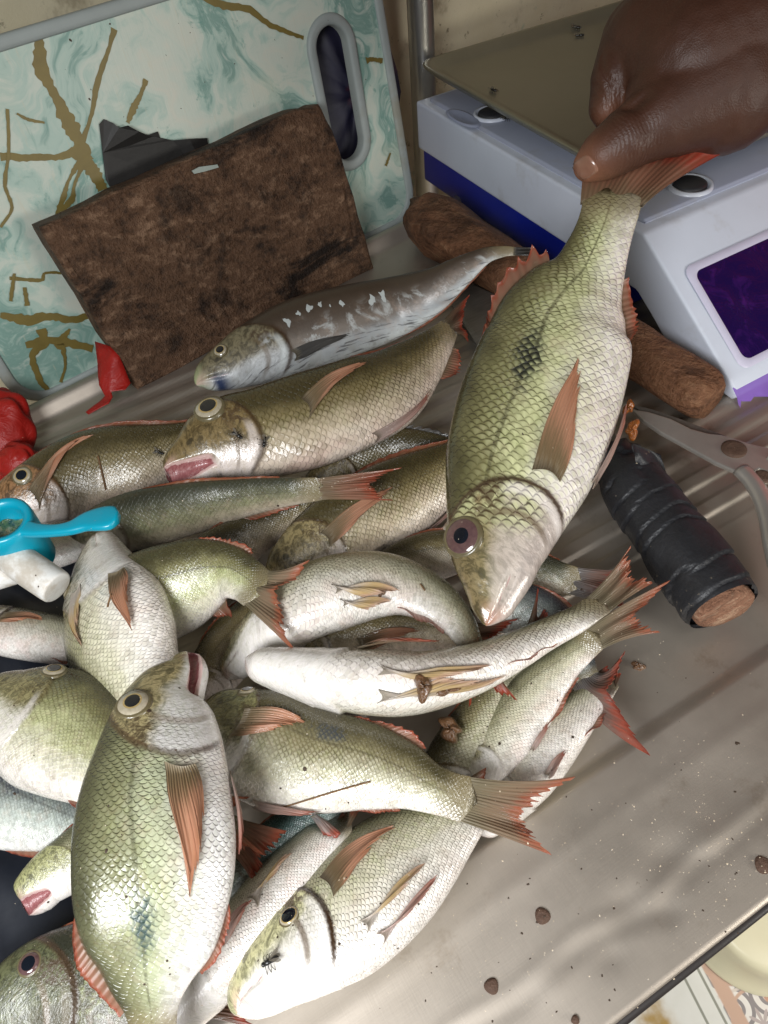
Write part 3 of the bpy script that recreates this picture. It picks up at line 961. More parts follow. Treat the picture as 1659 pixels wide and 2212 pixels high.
# ------------------------------------------------------------------ marbled cutting board
def board_mat():
    t = NT('marbled_board')
    o = t.obj()
    w = t.noise(o, 9, 3, .5, color=True)
    ov = t.mix(.18, o, w)
    n = t.noise(t.mapv(ov, (1.6, .8, .8), rot=(0, .5, .5)), 10, 6, .66, .8)
    n2 = t.noise(t.mapv(o, (1, 1, 1), loc=(4, 2, 1)), 22, 6, .68, 1.2)
    col = t.ramp(n, [(.28, (.52, .52, .44)), (.42, (.47, .52, .45)), (.50, (.35, .46, .40)), (.575, (.17, .29, .25)), (.67, (.45, .51, .45))])
    col = t.mix(t.m('MULTIPLY', t.ss(n2, .60, .70), .75), col, (.07, .22, .18))
    col = t.mix(t.m('MULTIPLY', t.ss(t.noise(o, 5, 4), .5, .7), .45), col, (.62, .55, .40))
    scr = t.noise(t.mapv(o, (300, 30, 30), rot=(.3, .6, .4)), 1, 3, .6)
    col = t.mix(t.m('MULTIPLY', t.ss(scr, .62, .7), .3), col, (.5, .46, .34))
    return t.set(color=col, rough=.42, spec=.45, normal=t.bump(scr, .0006, .25))


RIMGREY = simple_mat('grey_rubber_rim', (.27, .30, .29), .55, 0, .18, 25, 0, dirt=((.20, .17, .10), .5))
VEIN = simple_mat('gold_vein_print', (.155, .115, .026), .45, .1, .3, 60)
brd = thing('cutting_board', 'green and white marbled cutting board with gold veins and grey rim, leaning on the wall', 'cutting board', (BL + BR) / 2)


def bxy(a, w, off=0.0):
    return BL + ED * a + UP * w + BN * off


def to_b(u, v):
    q = onboard(u, v) - BL
    return np.array([q.dot(ED), q.dot(UP)])


W0, W1 = to_b(100, 858)[0] - .022, to_b(868, 333)[0] + .002
_tm = (to_b(0, 112)[1] + to_b(245, 2)[1]) / 2
Hb = _tm


def rrect(x0, y0, x1, y1, r, n=8):
    out = []
    for cx, cy, a0 in [(x1 - r, y0 + r, -90), (x1 - r, y1 - r, 0), (x0 + r, y1 - r, 90), (x0 + r, y0 + r, 180)]:
        for k in range(n + 1):
            an = math.radians(a0 + 90 * k / n); out.append((cx + r * math.cos(an), cy + r * math.sin(an)))
    return out


def stadium(c0, c1, r, n=14):
    c0, c1 = np.array(c0), np.array(c1)
    d = unit(c1 - c0); a0 = math.atan2(d[1], d[0])
    out = []
    for k in range(n + 1):
        an = a0 - math.pi / 2 + math.pi * k / n; out.append(tuple(c1 + r * np.array([math.cos(an), math.sin(an)])))
    for k in range(n + 1):
        an = a0 + math.pi / 2 + math.pi * k / n; out.append(tuple(c0 + r * np.array([math.cos(an), math.sin(an)])))
    return out


xL = min(W0, to_b(0, 740)[0] - .006)
outer = rrect(xL, .001, W1, Hb, .032)
hc0, hc1 = to_b(752, 305), to_b(716, 103)
hr = abs(to_b(790, 200)[0] - to_b(690, 200)[0]) / 2 * .86
hole = stadium(hc0, hc1, hr)


def plate_with_hole(name, outer, hole, th, mat, parent, off=0.0, map_=bxy):
    bm = bmesh.new()
    def loop(pts):
        vs = [bm.verts.new(tuple(map_(x, y, off))) for x, y in pts]
        return [bm.edges.new((vs[i], vs[(i + 1) % len(vs)])) for i in range(len(vs))]
    es = loop(outer) + loop(hole)
    bmesh.ops.triangle_fill(bm, use_beauty=True, use_dissolve=False, edges=es)
    r = bmesh.ops.extrude_face_region(bm, geom=bm.faces[:])
    bmesh.ops.translate(bm, verts=[g for g in r['geom'] if isinstance(g, bmesh.types.BMVert)], vec=Vector([float(c) for c in -BN * th]))
    bmesh.ops.recalc_face_normals(bm, faces=bm.faces[:])
    bm.verts.index_update()
    V = [np.array(v.co) for v in bm.verts]; Fc = [[v.index for v in f.verts] for f in bm.faces]
    bm.free()
    return V, Fc


pv, pf = plate_with_hole('panel', outer, hole, .009, None, None)
fm = [0] * len(pf)


def ribbon(px, w, off=.0006):
    """a printed vein: polyline in board space with per-point half width"""
    pts = np.array([np.concatenate([to_b(u, v), [0]]) for u, v in px])
    n = max(8, len(pts) * 6)
    A = catmull(np.concatenate([pts, np.asarray(w, float)[:, None]], 1), n)
    r = np.random.default_rng(int(abs(px[0][0] * 7 + px[0][1])))
    V = []
    T = np.gradient(A[:, :2], axis=0); T /= np.linalg.norm(T, axis=1)[:, None] + 1e-9
    for q, t in zip(A, T):
        nn = np.array([-t[1], t[0]]); a, c = q[3] * r.uniform(.75, 1.25), q[3] * r.uniform(.75, 1.25)
        V += [bxy(*(q[:2] + nn * a), off), bxy(*(q[:2] - nn * c), off)]
    return V, [(2 * i, 2 * i + 1, 2 * i + 3, 2 * i + 2) for i in range(n - 1)]


K = .00042
veins = [([(85, 82), (90, 150), (110, 190), (150, 270), (172, 310), (180, 345)], [7, 16, 9, 17, 14, 22]),
         ([(0, 338), (60, 340), (130, 338), (172, 322)], [7, 7, 6, 9]),
         ([(172, 322), (195, 255), (212, 170), (238, 95), (246, 62)], [6, 4, 6, 4, 7]),
         ([(180, 340), (205, 375), (222, 410)], [18, 14, 12]),
         ([(175, 345), (150, 385), (135, 430), (120, 470)], [9, 3, 6, 4]),
         ([(180, 350), (160, 400), (155, 430), (130, 455)], [6, 3, 6, 4]),
         ([(315, 172), (305, 200), (290, 230), (275, 265)], [6, 4, 7, 4]),
         ([(430, -8), (480, 10), (540, 22), (580, 52), (655, 82)], [4, 8, 7, 6, 4]),
         ([(0, 680), (60, 690), (110, 683), (150, 690), (200, 680)], [7, 12, 9, 9, 7]),
         ([(15, 235), (18, 330), (10, 400), (25, 450), (0, 490)], [3, 3, 4, 3, 3]),
         ([(20, 600), (90, 604), (95, 590), (145, 590)], [4, 4, 3, 3]),
         ([(55, 745), (110, 735), (200, 752)], [8, 10, 9]),
         ([(88, 710), (95, 740), (70, 765), (85, 820), (105, 845)], [10, 10, 8, 7, 5]),
         ([(150, 710), (128, 745), (140, 750)], [3, 11, 5]),
         ([(135, 750), (140, 790), (130, 825)], [6, 3, 4]),
         ([(790, 132), (800, 128), (825, 132)], [8, 5, 6]),
         ([(842, 330), (832, 358)], [3, 5]),
         ([(35, 245), (60, 258), (95, 265)], [2, 3, 2]),
         ([(52, 620), (58, 660)], [4, 5]), ([(30, 590), (22, 650)], [3, 4])]
VV, FF = pv, pf
for vi, (px, w) in enumerate(veins):
    v, f = ribbon(px, np.array(w) * K, .0004 + .00006 * vi)
    VV, FF = join((VV, FF), (v, f)); fm += [1] * len(f)
mesh_obj('panel', VV, FF, [board_mat(), VEIN], brd, smooth=False, fmat=fm)


def rim(pts, wid, th, name, inset=0.0):
    """rounded band following a closed board-space outline"""
    pts = np.array(pts); n = len(pts)
    d = np.roll(pts, -1, 0) - np.roll(pts, 1, 0); d /= np.linalg.norm(d, axis=1)[:, None] + 1e-12
    nrm = np.stack([-d[:, 1], d[:, 0]], 1)
    prof = [(-.5, -.009), (-.5, .3 * th), (-.38, .85 * th), (-.15, th), (.15, th), (.38, .85 * th), (.5, .3 * th), (.5, -.009)]
    V = []
    for p, q in zip(pts, nrm):
        for a, z in prof: V.append(bxy(*(p + q * (a * wid + inset)), z))
    m = len(prof)
    Fc = [(i * m + j, ((i + 1) % n) * m + j, ((i + 1) % n) * m + j + 1, i * m + j + 1) for i in range(n) for j in range(m - 1)]
    mesh_obj(name, V, Fc, RIMGREY, brd)


rim(rrect(xL, .001, W1, Hb, .032, 12), .011, .0028, 'rim')
rim(stadium(hc0, hc1, hr, 20), .011, .0040, 'handle_ring')
mesh_obj('foot_peg', *box_vf(bxy(.055, -.012, -.004), bxy(.055, -.012, -.004) + np.array([.012, .010, .016]), .002), simple_mat('grey_peg', (.42, .40, .36), .6), brd)

# bundle of cloth stuffed behind the board, seen through the handle hole
hq = onboard(735, 200, -.055)
V = []
for i in range(30):
    for j in range(40):
        th, a = math.pi * i / 29, 2 * math.pi * j / 40
        r0 = 1 + .12 * math.sin(3 * a + 5 * th) * math.sin(th) + .06 * math.sin(9 * a + 2 * th)
        V.append(hq + ED * math.sin(th) * math.cos(a) * .075 * r0 + UP * math.sin(th) * math.sin(a) * .13 * r0 + BN * math.cos(th) * .034 * r0)
setp(mesh_obj('cloth_bundle', V, grid_faces(30, 40, True), simple_mat('dark_patterned_cloth', (.012, .011, .030), .55, 0, .7, 30, .3, dirt=((.12, .015, .02), .8))), 'dark blue and red cloth bundle seen through the handle hole of the marbled board', 'cloth')

# torn black plastic tucked behind the wooden block
BLACK = simple_mat('black_plastic', (.012, .011, .010), .55, 0, .4, 60, .3)
poly = [(214, 268), (224, 257), (244, 266), (256, 276), (276, 271), (300, 284), (318, 292), (340, 284), (345, 297), (372, 303), (408, 300), (446, 298), (470, 420), (330, 470), (236, 402), (228, 388), (221, 330)]
v, f = extrude_poly([onboard(u, q, .004 + .003 * math.sin(u * .05)) for u, q in poly], BN * .0012)
bm_flat = mesh_obj('torn_plastic_sheet', v, f, BLACK, smooth=False)
setp(bm_flat, 'torn black plastic scrap between the marbled board and wooden block', 'plastic scrap')

# ------------------------------------------------------------------ wooden block
def wood_mat(name, c0, c1, c2, sc=1.0, rough=.7, rot=(0, 0, 0), dark=.7):
    t = NT(name)
    o = t.mapv(t.obj(), (sc, sc, sc), rot=rot)
    st = t.mapv(o, (6, 60, 60))
    n = t.noise(st, 1.6, 6, .65, .4); n2 = t.noise(o, 26, 6, .7); n3 = t.noise(o, 160, 4, .7)
    col = t.ramp(t.m('ADD', t.m('MULTIPLY', n, .6), t.m('MULTIPLY', n3, .4)), [(.34, c0), (.50, c1), (.66, c2)])
    n4 = t.noise(t.mapv(o, (5, 9, 14), loc=(.3, .2, .7)), 1.3, 5, .7, .5)
    col = t.mix(t.m('MULTIPLY', t.ss(n2, .50, .66), dark * .8), col, tuple(v * .16 for v in c0))
    col = t.mix(t.m('MULTIPLY', t.ss(n4, .54, .66), dark), col, tuple(v * .12 for v in c0))
    col = t.mix(t.m('MULTIPLY', t.ss(n3, .58, .7), .35), col, tuple(v * .3 for v in c0))
    hgt = t.m('ADD', n3, t.m('MULTIPLY', n, .8))
    return t.set(color=col, rough=rough, spec=.3, normal=t.bump(t.m('ADD', hgt, t.m('MULTIPLY', n2, .8)), .006, .9))


BLOCKWOOD = wood_mat('old_block_wood', (.042, .022, .012), (.100, .052, .028), (.235, .140, .085), 1.0, .62, (0, 0, .25), .92)
blp, brp = P(300, 845, 0), P(810, 580, 0)
bed = unit(brp - blp); bbk = np.array([-bed[1], bed[0], 0])
bl_ = math.radians(16)
bup = np.array([0, 0, 1]) * math.cos(bl_) + bbk * math.sin(bl_)
bnn = np.cross(bed, bup); bnn = bnn if bnn.dot(CAM - blp) > 0 else -bnn
corner = [hit(u, v, blp, bnn) for u, v in [(300, 845), (560, 708), (810, 580), (770, 440), (722, 285), (690, 228), (640, 238), (470, 312), (270, 405), (85, 490), (150, 600), (235, 740)]]
TH = .034
nsub = 26
loop = []
for i in range(len(corner)):
    a, b_ = corner[i], corner[(i + 1) % len(corner)]
    for k in range(10): loop.append(a + (b_ - a) * k / 10)
loop = np.array(loop); nl = len(loop)
cen = loop.mean(0)
r_ = np.random.default_rng(4)
jit = np.interp(np.arange(nl), np.arange(0, nl + 3, 3), r_.uniform(-1, 1, len(np.arange(0, nl + 3, 3))))
loop = loop + np.outer(jit * .0014, bup) + np.outer(np.roll(jit, 7) * .0012, bed)
V = []
rings = [(.955, .0), (.985, .0004), (1.0, .003), (1.003, .012), (1.003, TH - .005), (.985, TH)]
for sc_, dz in rings:
    for i, p in enumerate(loop):
        q = cen + (p - cen) * sc_
        und = .0016 * math.sin(q[0] * 60 + q[2] * 45) * math.sin(q[2] * 90) if dz == 0 else 0
        V.append(q - bnn * (dz - und))
Fc = grid_faces(len(rings), nl, True)
Fc += [tuple(range(nl)), tuple(range((len(rings) - 1) * nl, len(rings) * nl))[::-1]]
blk = mesh_obj('wooden_block', V, Fc, BLOCKWOOD, smooth=False)
setp(blk, 'thick dark brown wooden chopping block leaning against the marbled board', 'chopping block')

# ------------------------------------------------------------------ red plastic
def plastic_red():
    t = NT('red_plastic_film')
    n = t.noise(t.obj(), 45, 5, .65, .8)
    t.set(color=t.mix(n, (.20, .005, .004), (.42, .018, .011)), rough=.42, spec=.4, coat=.0, normal=t.bump(n, .006, .45))
    return t.mat


REDP = plastic_red()


def crumple(name, u, v, h, rx, ry, rz, mat, label, cat, seed=1, amp=.22):
    c = P(u, v, h); k = depth(c) / F
    nu, nv_ = 34, 60
    V = []
    r = np.random.default_rng(seed); ph = r.uniform(0, 6.28, (14, 2)); fr = r.integers(1, 6, (14, 2))
    for i in range(nu):
        th = math.pi * i / (nu - 1)
        for j in range(nv_):
            a = 2 * math.pi * j / nv_
            dd = sum(math.sin(fr[q, 0] * a + ph[q, 0]) * math.sin(fr[q, 1] * th * 1.5 + ph[q, 1]) for q in range(14)) / 4.0
            rr = 1 + amp * (abs(dd) * 1.6 - .5) * math.sin(th)
            V.append(c + RIGHT * math.sin(th) * math.cos(a) * rx * k * rr + DOWN * math.sin(th) * math.sin(a) * ry * k * rr - FWD * math.cos(th) * rz * k * rr)
    o = mesh_obj(name, V, grid_faces(nu, nv_, True), mat)
    return setp(o, label, cat)


crumple('plastic_bag', 0, 945, .022, 72, 98, 55, REDP, 'crumpled bright red plastic bag at the table back, left of the marbled board', 'plastic bag', 3, .12)
crumple('plastic_bag', 40, 1000, .02, 42, 46, 34, REDP, 'small red bag corner poking out beside the tan fish under the turquoise tool', 'plastic bag', 9, .12)


def film(name, poly, h, mat, label, cat, wave=.004, th=.0007, plane=None):
    pts = []
    for i, (u, v) in enumerate(poly):
        hh = h[i] if isinstance(h, (list, tuple)) else h
        pts.append(P(u, v, hh))
    bm = bmesh.new()
    vs = [bm.verts.new(tuple(p)) for p in pts]
    f = bm.faces.new(vs)
    bmesh.ops.triangulate(bm, faces=[f])
    bmesh.ops.subdivide_edges(bm, edges=bm.edges[:], cuts=3, use_grid_fill=True)
    for q in bm.verts:
        c = np.array(q.co); w = wave * math.sin(c[0] * 130 + c[1] * 70) * math.sin(c[1] * 110 + 1)
        q.co = Vector([float(x) for x in (c - FWD * w)])
    bmesh.ops.recalc_face_normals(bm, faces=bm.faces[:])
    r = bmesh.ops.extrude_face_region(bm, geom=bm.faces[:])
    bmesh.ops.translate(bm, verts=[g for g in r['geom'] if isinstance(g, bmesh.types.BMVert)], vec=Vector([float(x) for x in FWD * th]))
    bm.verts.index_update()
    V = [np.array(v.co) for v in bm.verts]; Fc = [[v.index for v in f.verts] for f in bm.faces]
    bm.free()
    return setp(mesh_obj(name, V, Fc, mat), label, cat)


film('plastic_strip', [(206, 738), (250, 752), (282, 828), (270, 842), (240, 846), (243, 858), (236, 872), (190, 895), (184, 890), (213, 868), (226, 855), (214, 832)],
     [.045, .045, .016, .016, .016, .014, .012, .010, .010, .012, .014, .02], REDP, 'torn strip of red plastic hanging beside the lower left corner of the wooden block', 'plastic scrap', .002)

# ------------------------------------------------------------------ metal post at the wall
CHROME = NT('galvanised_pipe'); CHROME.set(color=CHROME.mix(CHROME.noise(CHROME.obj(), 20, 4), (.38, .37, .35), (.62, .62, .60)), metal=.9, rough=.28); CHROME = CHROME.mat
pp = hit(912, 120, BR + BACK * .11, BACK)
v, f = tube([(pp[0], pp[1], -.8), (pp[0], pp[1], .2), (pp[0], pp[1], 1.0)], .0165, 24)
setp(mesh_obj('metal_post', v, f, CHROME), 'upright shiny metal pipe between the cutting board and scale', 'post')

# ------------------------------------------------------------------ counter scale
XS = .484
sp0 = np.array([XS, 0, 0.]); sn = np.array([1., 0, 0])
ZT = hit(1390, 505, sp0, sn)[2]
yF = hit(1390, 505, sp0, sn)[1]
yB = hit(900, 258, sp0, sn)[1]
fl = hit(1590, 862, sp0, sn)
print('scale', ZT, yF, yB, fl)
scale = thing('counter_scale', 'white and blue digital counter scale with steel pan beside the wall', 'scale', (XS + .19, (yF + yB) / 2, 0))
WHITEP = simple_mat('white_scale_plastic', (.62, .66, .76), .38, 0, .05, 30, 0, coat=.1, dirt=((.35, .32, .28), .35))
BLUEP = simple_mat('blue_scale_plastic', (.006, .014, .22), .35, 0, .2, 30, 0, coat=.2)
XW = .40
def yz(pts): return [(XS, y, z) for y, z in pts]
cut = yF + .005
side = yz([(yB, .045), (yB, ZT), (yF, ZT), (fl[1] + .012, .020), (fl[1], .008), (fl[1] + .004, .002), (fl[1] + .075, .004), (yF - .03, .030), (yF - .005, .045)])
v, f = extrude_poly(side, (XW, 0, 0), .0035, 3)
mesh_obj('cover', v, f, WHITEP, scale)
v, f = box_vf((XS + .012, yF + .012, ZT - .002), (XS + XW - .012, yB - .012, ZT + .004), .003)
mesh_obj('top_tray', v, f, simple_mat('scale_top_plastic', (.36, .39, .50), .42, 0, .06, 30, 0, dirt=((.30, .27, .2), .3)), scale)
v, f = box_vf((XS + .005, yF + .02, .004), (XS + XW - .008, yB - .004, .0445), .003)
mesh_obj('base', v, f, BLUEP, scale)
RUB = simple_mat('black_rubber', (.030, .030, .034), .45)
for (u, v_) in [(1062, 248), (1490, 402)]:
    c = hit(u, v_, (0, 0, ZT + .004), np.array([0, 0, 1.]))
    n = 32; vv = []
    for q, z in [(1.35, .0), (1.3, .003), (1.12, .003), (1.05, .0005)]:
        for k in range(n): vv.append(c + np.array([math.cos(2 * math.pi * k / n) * .016 * q, math.sin(2 * math.pi * k / n) * .016 * q, z]))
    mesh_obj('pad_ring', vv, grid_faces(4, n, True), WHITEP, scale)
    vv = []
    for q, z in [(0.01, .0045), (.8, .0045), (.97, .003), (1.0, .0002)]:
        for k in range(n): vv.append(c + np.array([math.cos(2 * math.pi * k / n) * .016 * q, math.sin(2 * math.pi * k / n) * .016 * q, z]))
    mesh_obj('rubber_pad', vv, grid_faces(4, n, True), RUB, scale)
c0 = hit(1000, 255, (0, 0, ZT + .0045), np.array([0, 0, 1.]))
vv = []
for q, z in [(.05, -.0002), (.75, 0), (.95, .0012), (1.1, .0012), (1.2, -.0004)]:
    for k in range(32):
        an = 2 * math.pi * k / 32; vv.append(c0 + np.array([.010 * q * math.cos(an), .026 * q * math.sin(an), z]))
mesh_obj('level_window', vv, grid_faces(5, 32, True), simple_mat('level_window_plastic', (.30, .33, .44), .3), scale)
# sloped front with purple film over the display
fn = unit(np.cross(np.array([1., 0, 0]), np.array([0, fl[1] - yF, .014 - ZT])))
if fn.dot(np.array([0, -1, 1.])) < 0: fn = -fn
fp = np.array([XS, yF, ZT]) + fn * .0012
fdown = unit(np.array([0, fl[1] + .006 - yF, .014 - ZT]))
def onfront(u, v):
    q = hit(u, v, fp, fn) - fp; return q[0], q.dot(fdown)
a0 = onfront(1522, 578); a1 = onfront(1612, 778)
print('front', a0, a1)
x0 = min(a0[0], a1[0]); y0, y1 = a0[1], a1[1]
rr = rrect(x0, y0, XW - .03, y1, .008)
def fmap(x, y, off=0.0): return fp + np.array([1., 0, 0]) * x + fdown * y + fn * off
t = NT('purple_film')
n = t.noise(t.obj(), 26, 6, .7, 1.2)
t.set(color=t.mix(t.ss(n, .5, .72), (.014, .004, .060), (.055, .010, .13)), rough=.12, coat=.6, normal=t.bump(n, .003, .5)); PURPLE = t.mat
v, f = extrude_poly([fmap(x, y, .0002) for x, y in rr], fn * .0012)
mesh_obj('display_panel', v, f, PURPLE, scale, smooth=False)
fr_o = rrect(x0 - .008, y0 - .008, XW - .022, y1 + .007, .010)
mv = []
for (ax_, ay_), (bx_, by_) in zip(fr_o, rr): mv += [fmap(ax_, ay_, .0008), fmap(ax_ * .5 + bx_ * .5, ay_ * .5 + by_ * .5, .0030), fmap(bx_, by_, .0016)]
nn_ = len(rr)
mesh_obj('display_frame', mv, [(i * 3 + j, ((i + 1) % nn_) * 3 + j, ((i + 1) % nn_) * 3 + j + 1, i * 3 + j + 1) for i in range(nn_) for j in range(2)], simple_mat('pale_frame_plastic', (.58, .56, .70), .3, 0, .1, 30), scale)
# loose purple film along the lower edge of the cover
t = NT('loose_purple_film'); t.set(color=(.30, .16, .62), rough=.15, coat=.5, alpha=.75); LOOSE = t.mat
vv = []; m = 60
for i in range(m):
    x = XS + (XW) * i / (m - 1)
    w = .004 * math.sin(i * .9) + .003 * math.sin(i * 2.3)
    for q, (dy, dz) in enumerate([(.007, .0125), (.0, .007), (-.004 + w * .6, .003), (-.007 + w, .0015)]):
        vv.append((x, fl[1] + dy, dz + (.002 if q < 2 else 0)))
mesh_obj('loose_film', vv, grid_faces(m, 4), LOOSE, scale)
# steel pan
ph = ZT + .030
q0, q1 = P(897, 135, ph), P(1253, 333, ph)
pdir = unit(q1 - q0)
q2 = P(1659, 288, ph)
pr = np.array([-pdir[1], pdir[0], 0]); pr = pr if pr[0] > 0 else -pr
plen = (q2 - q0).dot(pdir)
pwid = .42
pan = thing('weighing_pan', 'shallow stainless steel weighing pan on top of the counter scale', 'pan', q0 + pdir * plen / 2 + pr * pwid / 2)
t = NT('greasy_steel_pan')
n = t.noise(t.obj(), 12, 5, .65)
t.set(color=t.mix(n, (.27, .255, .185), (.40, .375, .29)), metal=.75, rough=t.m('ADD', .30, t.m('MULTIPLY', n, .22)), normal=t.bump(t.noise(t.obj(), 40, 4), .001, .2)); PANM = t.mat
rings = []
for ins, z, rd in [(.012, -.012, .02), (.001, -.002, .024), (0, 0.0, .025), (.002, .0012, .025), (.006, .0005, .024), (.018, -.007, .02), (.028, -.010, .018), (.10, -.010, .016), (.16, -.010, .014)]:
    rings.append([q0 + pdir * (y) + pr * (x) + np.array([0, 0, z]) for x, y in rrect(ins, ins, pwid - ins, plen - ins, rd)])
m = len(rings[0])
mesh_obj('pan_dish', np.concatenate(rings), grid_faces(len(rings), m, True) + [tuple(range((len(rings) - 1) * m, len(rings) * m))], PANM, pan)

# ------------------------------------------------------------------ round wooden stick beside the scale
STICKW = wood_mat('stick_wood', (.10, .042, .020), (.19, .085, .042), (.32, .17, .09), 1.0, .6, (0, 0, .9), .55)
a, b_ = P(902, 462, .032), P(1536, 868, .026)
n = 70
ts = np.linspace(0, 1, n)
pts = a + (b_ - a) * ts[:, None]
rad = np.interp(ts, [0, .03, .10, .25, .6, .97, .995, 1], [.018, .030, .034, .030, .0235, .0225, .020, .017]) * (1 + .05 * noise1(n, 20, 3))
v, f = tube(pts, rad, 26)
v = np.array(v)
for i in range(n):
    for k in range(26):
        ang = 2 * math.pi * k / 26
        v[i * 26 + k] += (v[i * 26 + k] - pts[i]) * (.06 * math.sin(3 * ang + 1) + .05 * math.sin(5 * ang + i * .05))
v[:26] += np.outer(.010 * np.sin(np.arange(26) * .9), unit(b_ - a))
setp(mesh_obj('wooden_stick', v, f, STICKW), 'rough brown wooden stick lying on the table along the scale side', 'stick')

# ------------------------------------------------------------------ machete with taped handle
RUBBER = None
t = NT('black_rubber_wrap')
n = t.noise(t.obj(), 55, 5, .65); n2 = t.noise(t.obj(), 320, 3, .6)
col = t.mix(n, (.010, .010, .011), (.030, .031, .036))
sc_ = t.m('MULTIPLY', t.ss(n2, .64, .70), t.ss(t.noise(t.obj(), 26, 4), .52, .66))
col = t.mix(t.m('MULTIPLY', sc_, .8), col, (.42, .34, .24))
t.set(color=col, rough=t.m('ADD', .33, t.m('MULTIPLY', n, .25)), spec=.5, normal=t.bump(t.m('ADD', n2, n), .0012, .5)); RUBBER = t.mat
BLADE = NT('old_blade_steel')
n = BLADE.noise(BLADE.mapv(BLADE.obj(), (30, 200, 30), rot=(0, 0, .7)), 2, 4, .6)
BLADE.set(color=BLADE.mix(n, (.14, .13, .12), (.30, .285, .26)), metal=.7, rough=.36); BLADE = BLADE.mat
ha, hb = P(1322, 985, .030), P(1563, 1312, .032)
mach = thing('machete', 'machete with fat handle wrapped in black rubber strip, blade under the held fish', 'machete', (ha + hb) / 2 * np.array([1, 1, 0]))
n, m = 150, 40
ts = np.linspace(0, 1, n)
ax = unit(hb - ha); s1 = unit(np.cross(ax, [0, 0, 1])); s2 = np.cross(s1, ax)
base_r = np.interp(ts, [0, .05, .12, .2, .32, .6, .85, .95, 1], [.0185, .0205, .0205, .0235, .0245, .0250, .0262, .0258, .0235])
r_ = np.random.default_rng(2)
V = []
for i, q in enumerate(ts):
    for k in range(m):
        an = 2 * math.pi * k / m
        turn = q * 7.2 + an / (2 * math.pi) + .34 * math.sin(q * 13) + .18 * math.sin(q * 31 + 1) + .16 * math.sin(an * 2 + q * 9) + .05 * math.sin(an * 5 + q * 21)
        fr = turn % 1
        step = .0016 * (fr ** .6) - .0016 * math.exp(-fr / .05)
        rr = base_r[i] * (1 + .03 * math.sin(2 * an + 4 * q) + .02 * math.sin(5 * an + 11 * q) + .025 * math.sin(q * 17 + 2)) + step
        if q < .16: rr += .0016 * math.sin(7 * an + q * 60) * (1 - q / .16)
        V.append(ha + (hb - ha) * q + s1 * math.cos(an) * rr + s2 * math.sin(an) * rr * .92)
mesh_obj('handle_wrap', V, grid_faces(n, m, True) + [tuple(range(m))[::-1]], RUBBER, mach)
# wooden core showing at the butt
ENDW = wood_mat('handle_core_wood', (.16, .07, .04), (.30, .15, .09), (.50, .33, .22), 1.6, .75, (0, .6, .3), .5)
V = []
for q, dz in [(1.0, -.006), (.97, .0), (.9, .0016), (.5, .0020), (.03, .0022)]:
    for k in range(m):
        an = 2 * math.pi * k / m
        R_ = .0218 * q * (1 + .05 * math.sin(2 * an + .5) + .02 * math.sin(7 * an))
        V.append(hb + ax * (dz + .0015) + s1 * math.cos(an) * R_ + s2 * math.sin(an) * R_ * .92)
mesh_obj('handle_core', V, grid_faces(5, m, True) + [tuple(range(4 * m, 5 * m))], ENDW, mach)
# loose flap of the wrap near the blade
p0 = P(1392, 968, .056); 
V = []
for i in range(8):
    for j in range(8):
        u_, w_ = i / 7, j / 7
        q = P(1375 + 62 * u_ - 10 * w_, 1000 - 42 * w_ + 24 * u_, .050 - .016 * u_ + .010 * w_ + .004 * math.sin(4 * u_ + 2 * w_))
        V.append(q)
v, f, _ = thick(np.array(V), grid_faces(8, 8), 8, 8, .0022, [(0, 0)] * 64)
mesh_obj('wrap_flap', v, f, RUBBER, mach)
bp = [P(u, v, hh) for u, v, hh in [(1322, 1012, .028), (1200, 930, .018), (1042, 764, .012), (975, 655, .010), (1004, 606, .010), (1120, 660, .012), (1250, 820, .018), (1345, 962, .028)]]
v, f = extrude_poly(bp, (0, 0, -.0025)); mesh_obj('blade', v, f, BLADE, mach, smooth=False)

# ------------------------------------------------------------------ scissors
SCM = NT('scissor_steel')
n = SCM.noise(SCM.obj(), 30, 5, .65)
SCM.set(color=SCM.mix(n, (.42, .39, .35), (.66, .62, .57)), metal=.7, rough=.33); SCM = SCM.mat
sci = thing('scissors', 'worn steel scissors with rusty pivot screw at the right edge of the table', 'scissors', P(1585, 971, 0))
def plate(poly, h, th, mat, name, parent, bevel=.0012):
    pts = [P(u, v, hh if not isinstance(hh, tuple) else hh[0]) for (u, v), hh in zip(poly, h if isinstance(h, list) else [h] * len(poly))]
    v, f = extrude_poly(pts, (0, 0, -th), bevel); return mesh_obj(name, v, f, mat, parent, smooth=False)
plate([(1366, 874), (1410, 884), (1471, 905), (1520, 924), (1570, 942), (1560, 960), (1490, 940), (1400, 900)], .021, .003, BLADE, 'blade', sci, .0006)
plate([(1367, 884), (1400, 889), (1449, 904), (1493, 926), (1530, 936), (1558, 939), (1587, 947), (1620, 958), (1665, 968), (1700, 990), (1690, 1030), (1640, 1012), (1607, 1031), (1591, 1018), (1547, 999), (1493, 969), (1427, 933), (1390, 907)], .0265, .0042, SCM, 'blade', sci)
pts = [P(u, v, .024) for u, v in [(1600, 1015), (1625, 1040), (1648, 1080), (1662, 1125), (1672, 1180), (1690, 1240), (1730, 1280)]]
v, f = tube(catmull(np.array(pts), 40), .0075, 14, flat=.7); mesh_obj('handle', v, f, SCM, sci)
pts = [P(u, v, .024) for u, v in [(1660, 985), (1720, 1010), (1780, 1060), (1830, 1130)]]
v, f = tube(catmull(np.array(pts), 30), .0075, 14, flat=.7); mesh_obj('handle', v, f, SCM, sci)
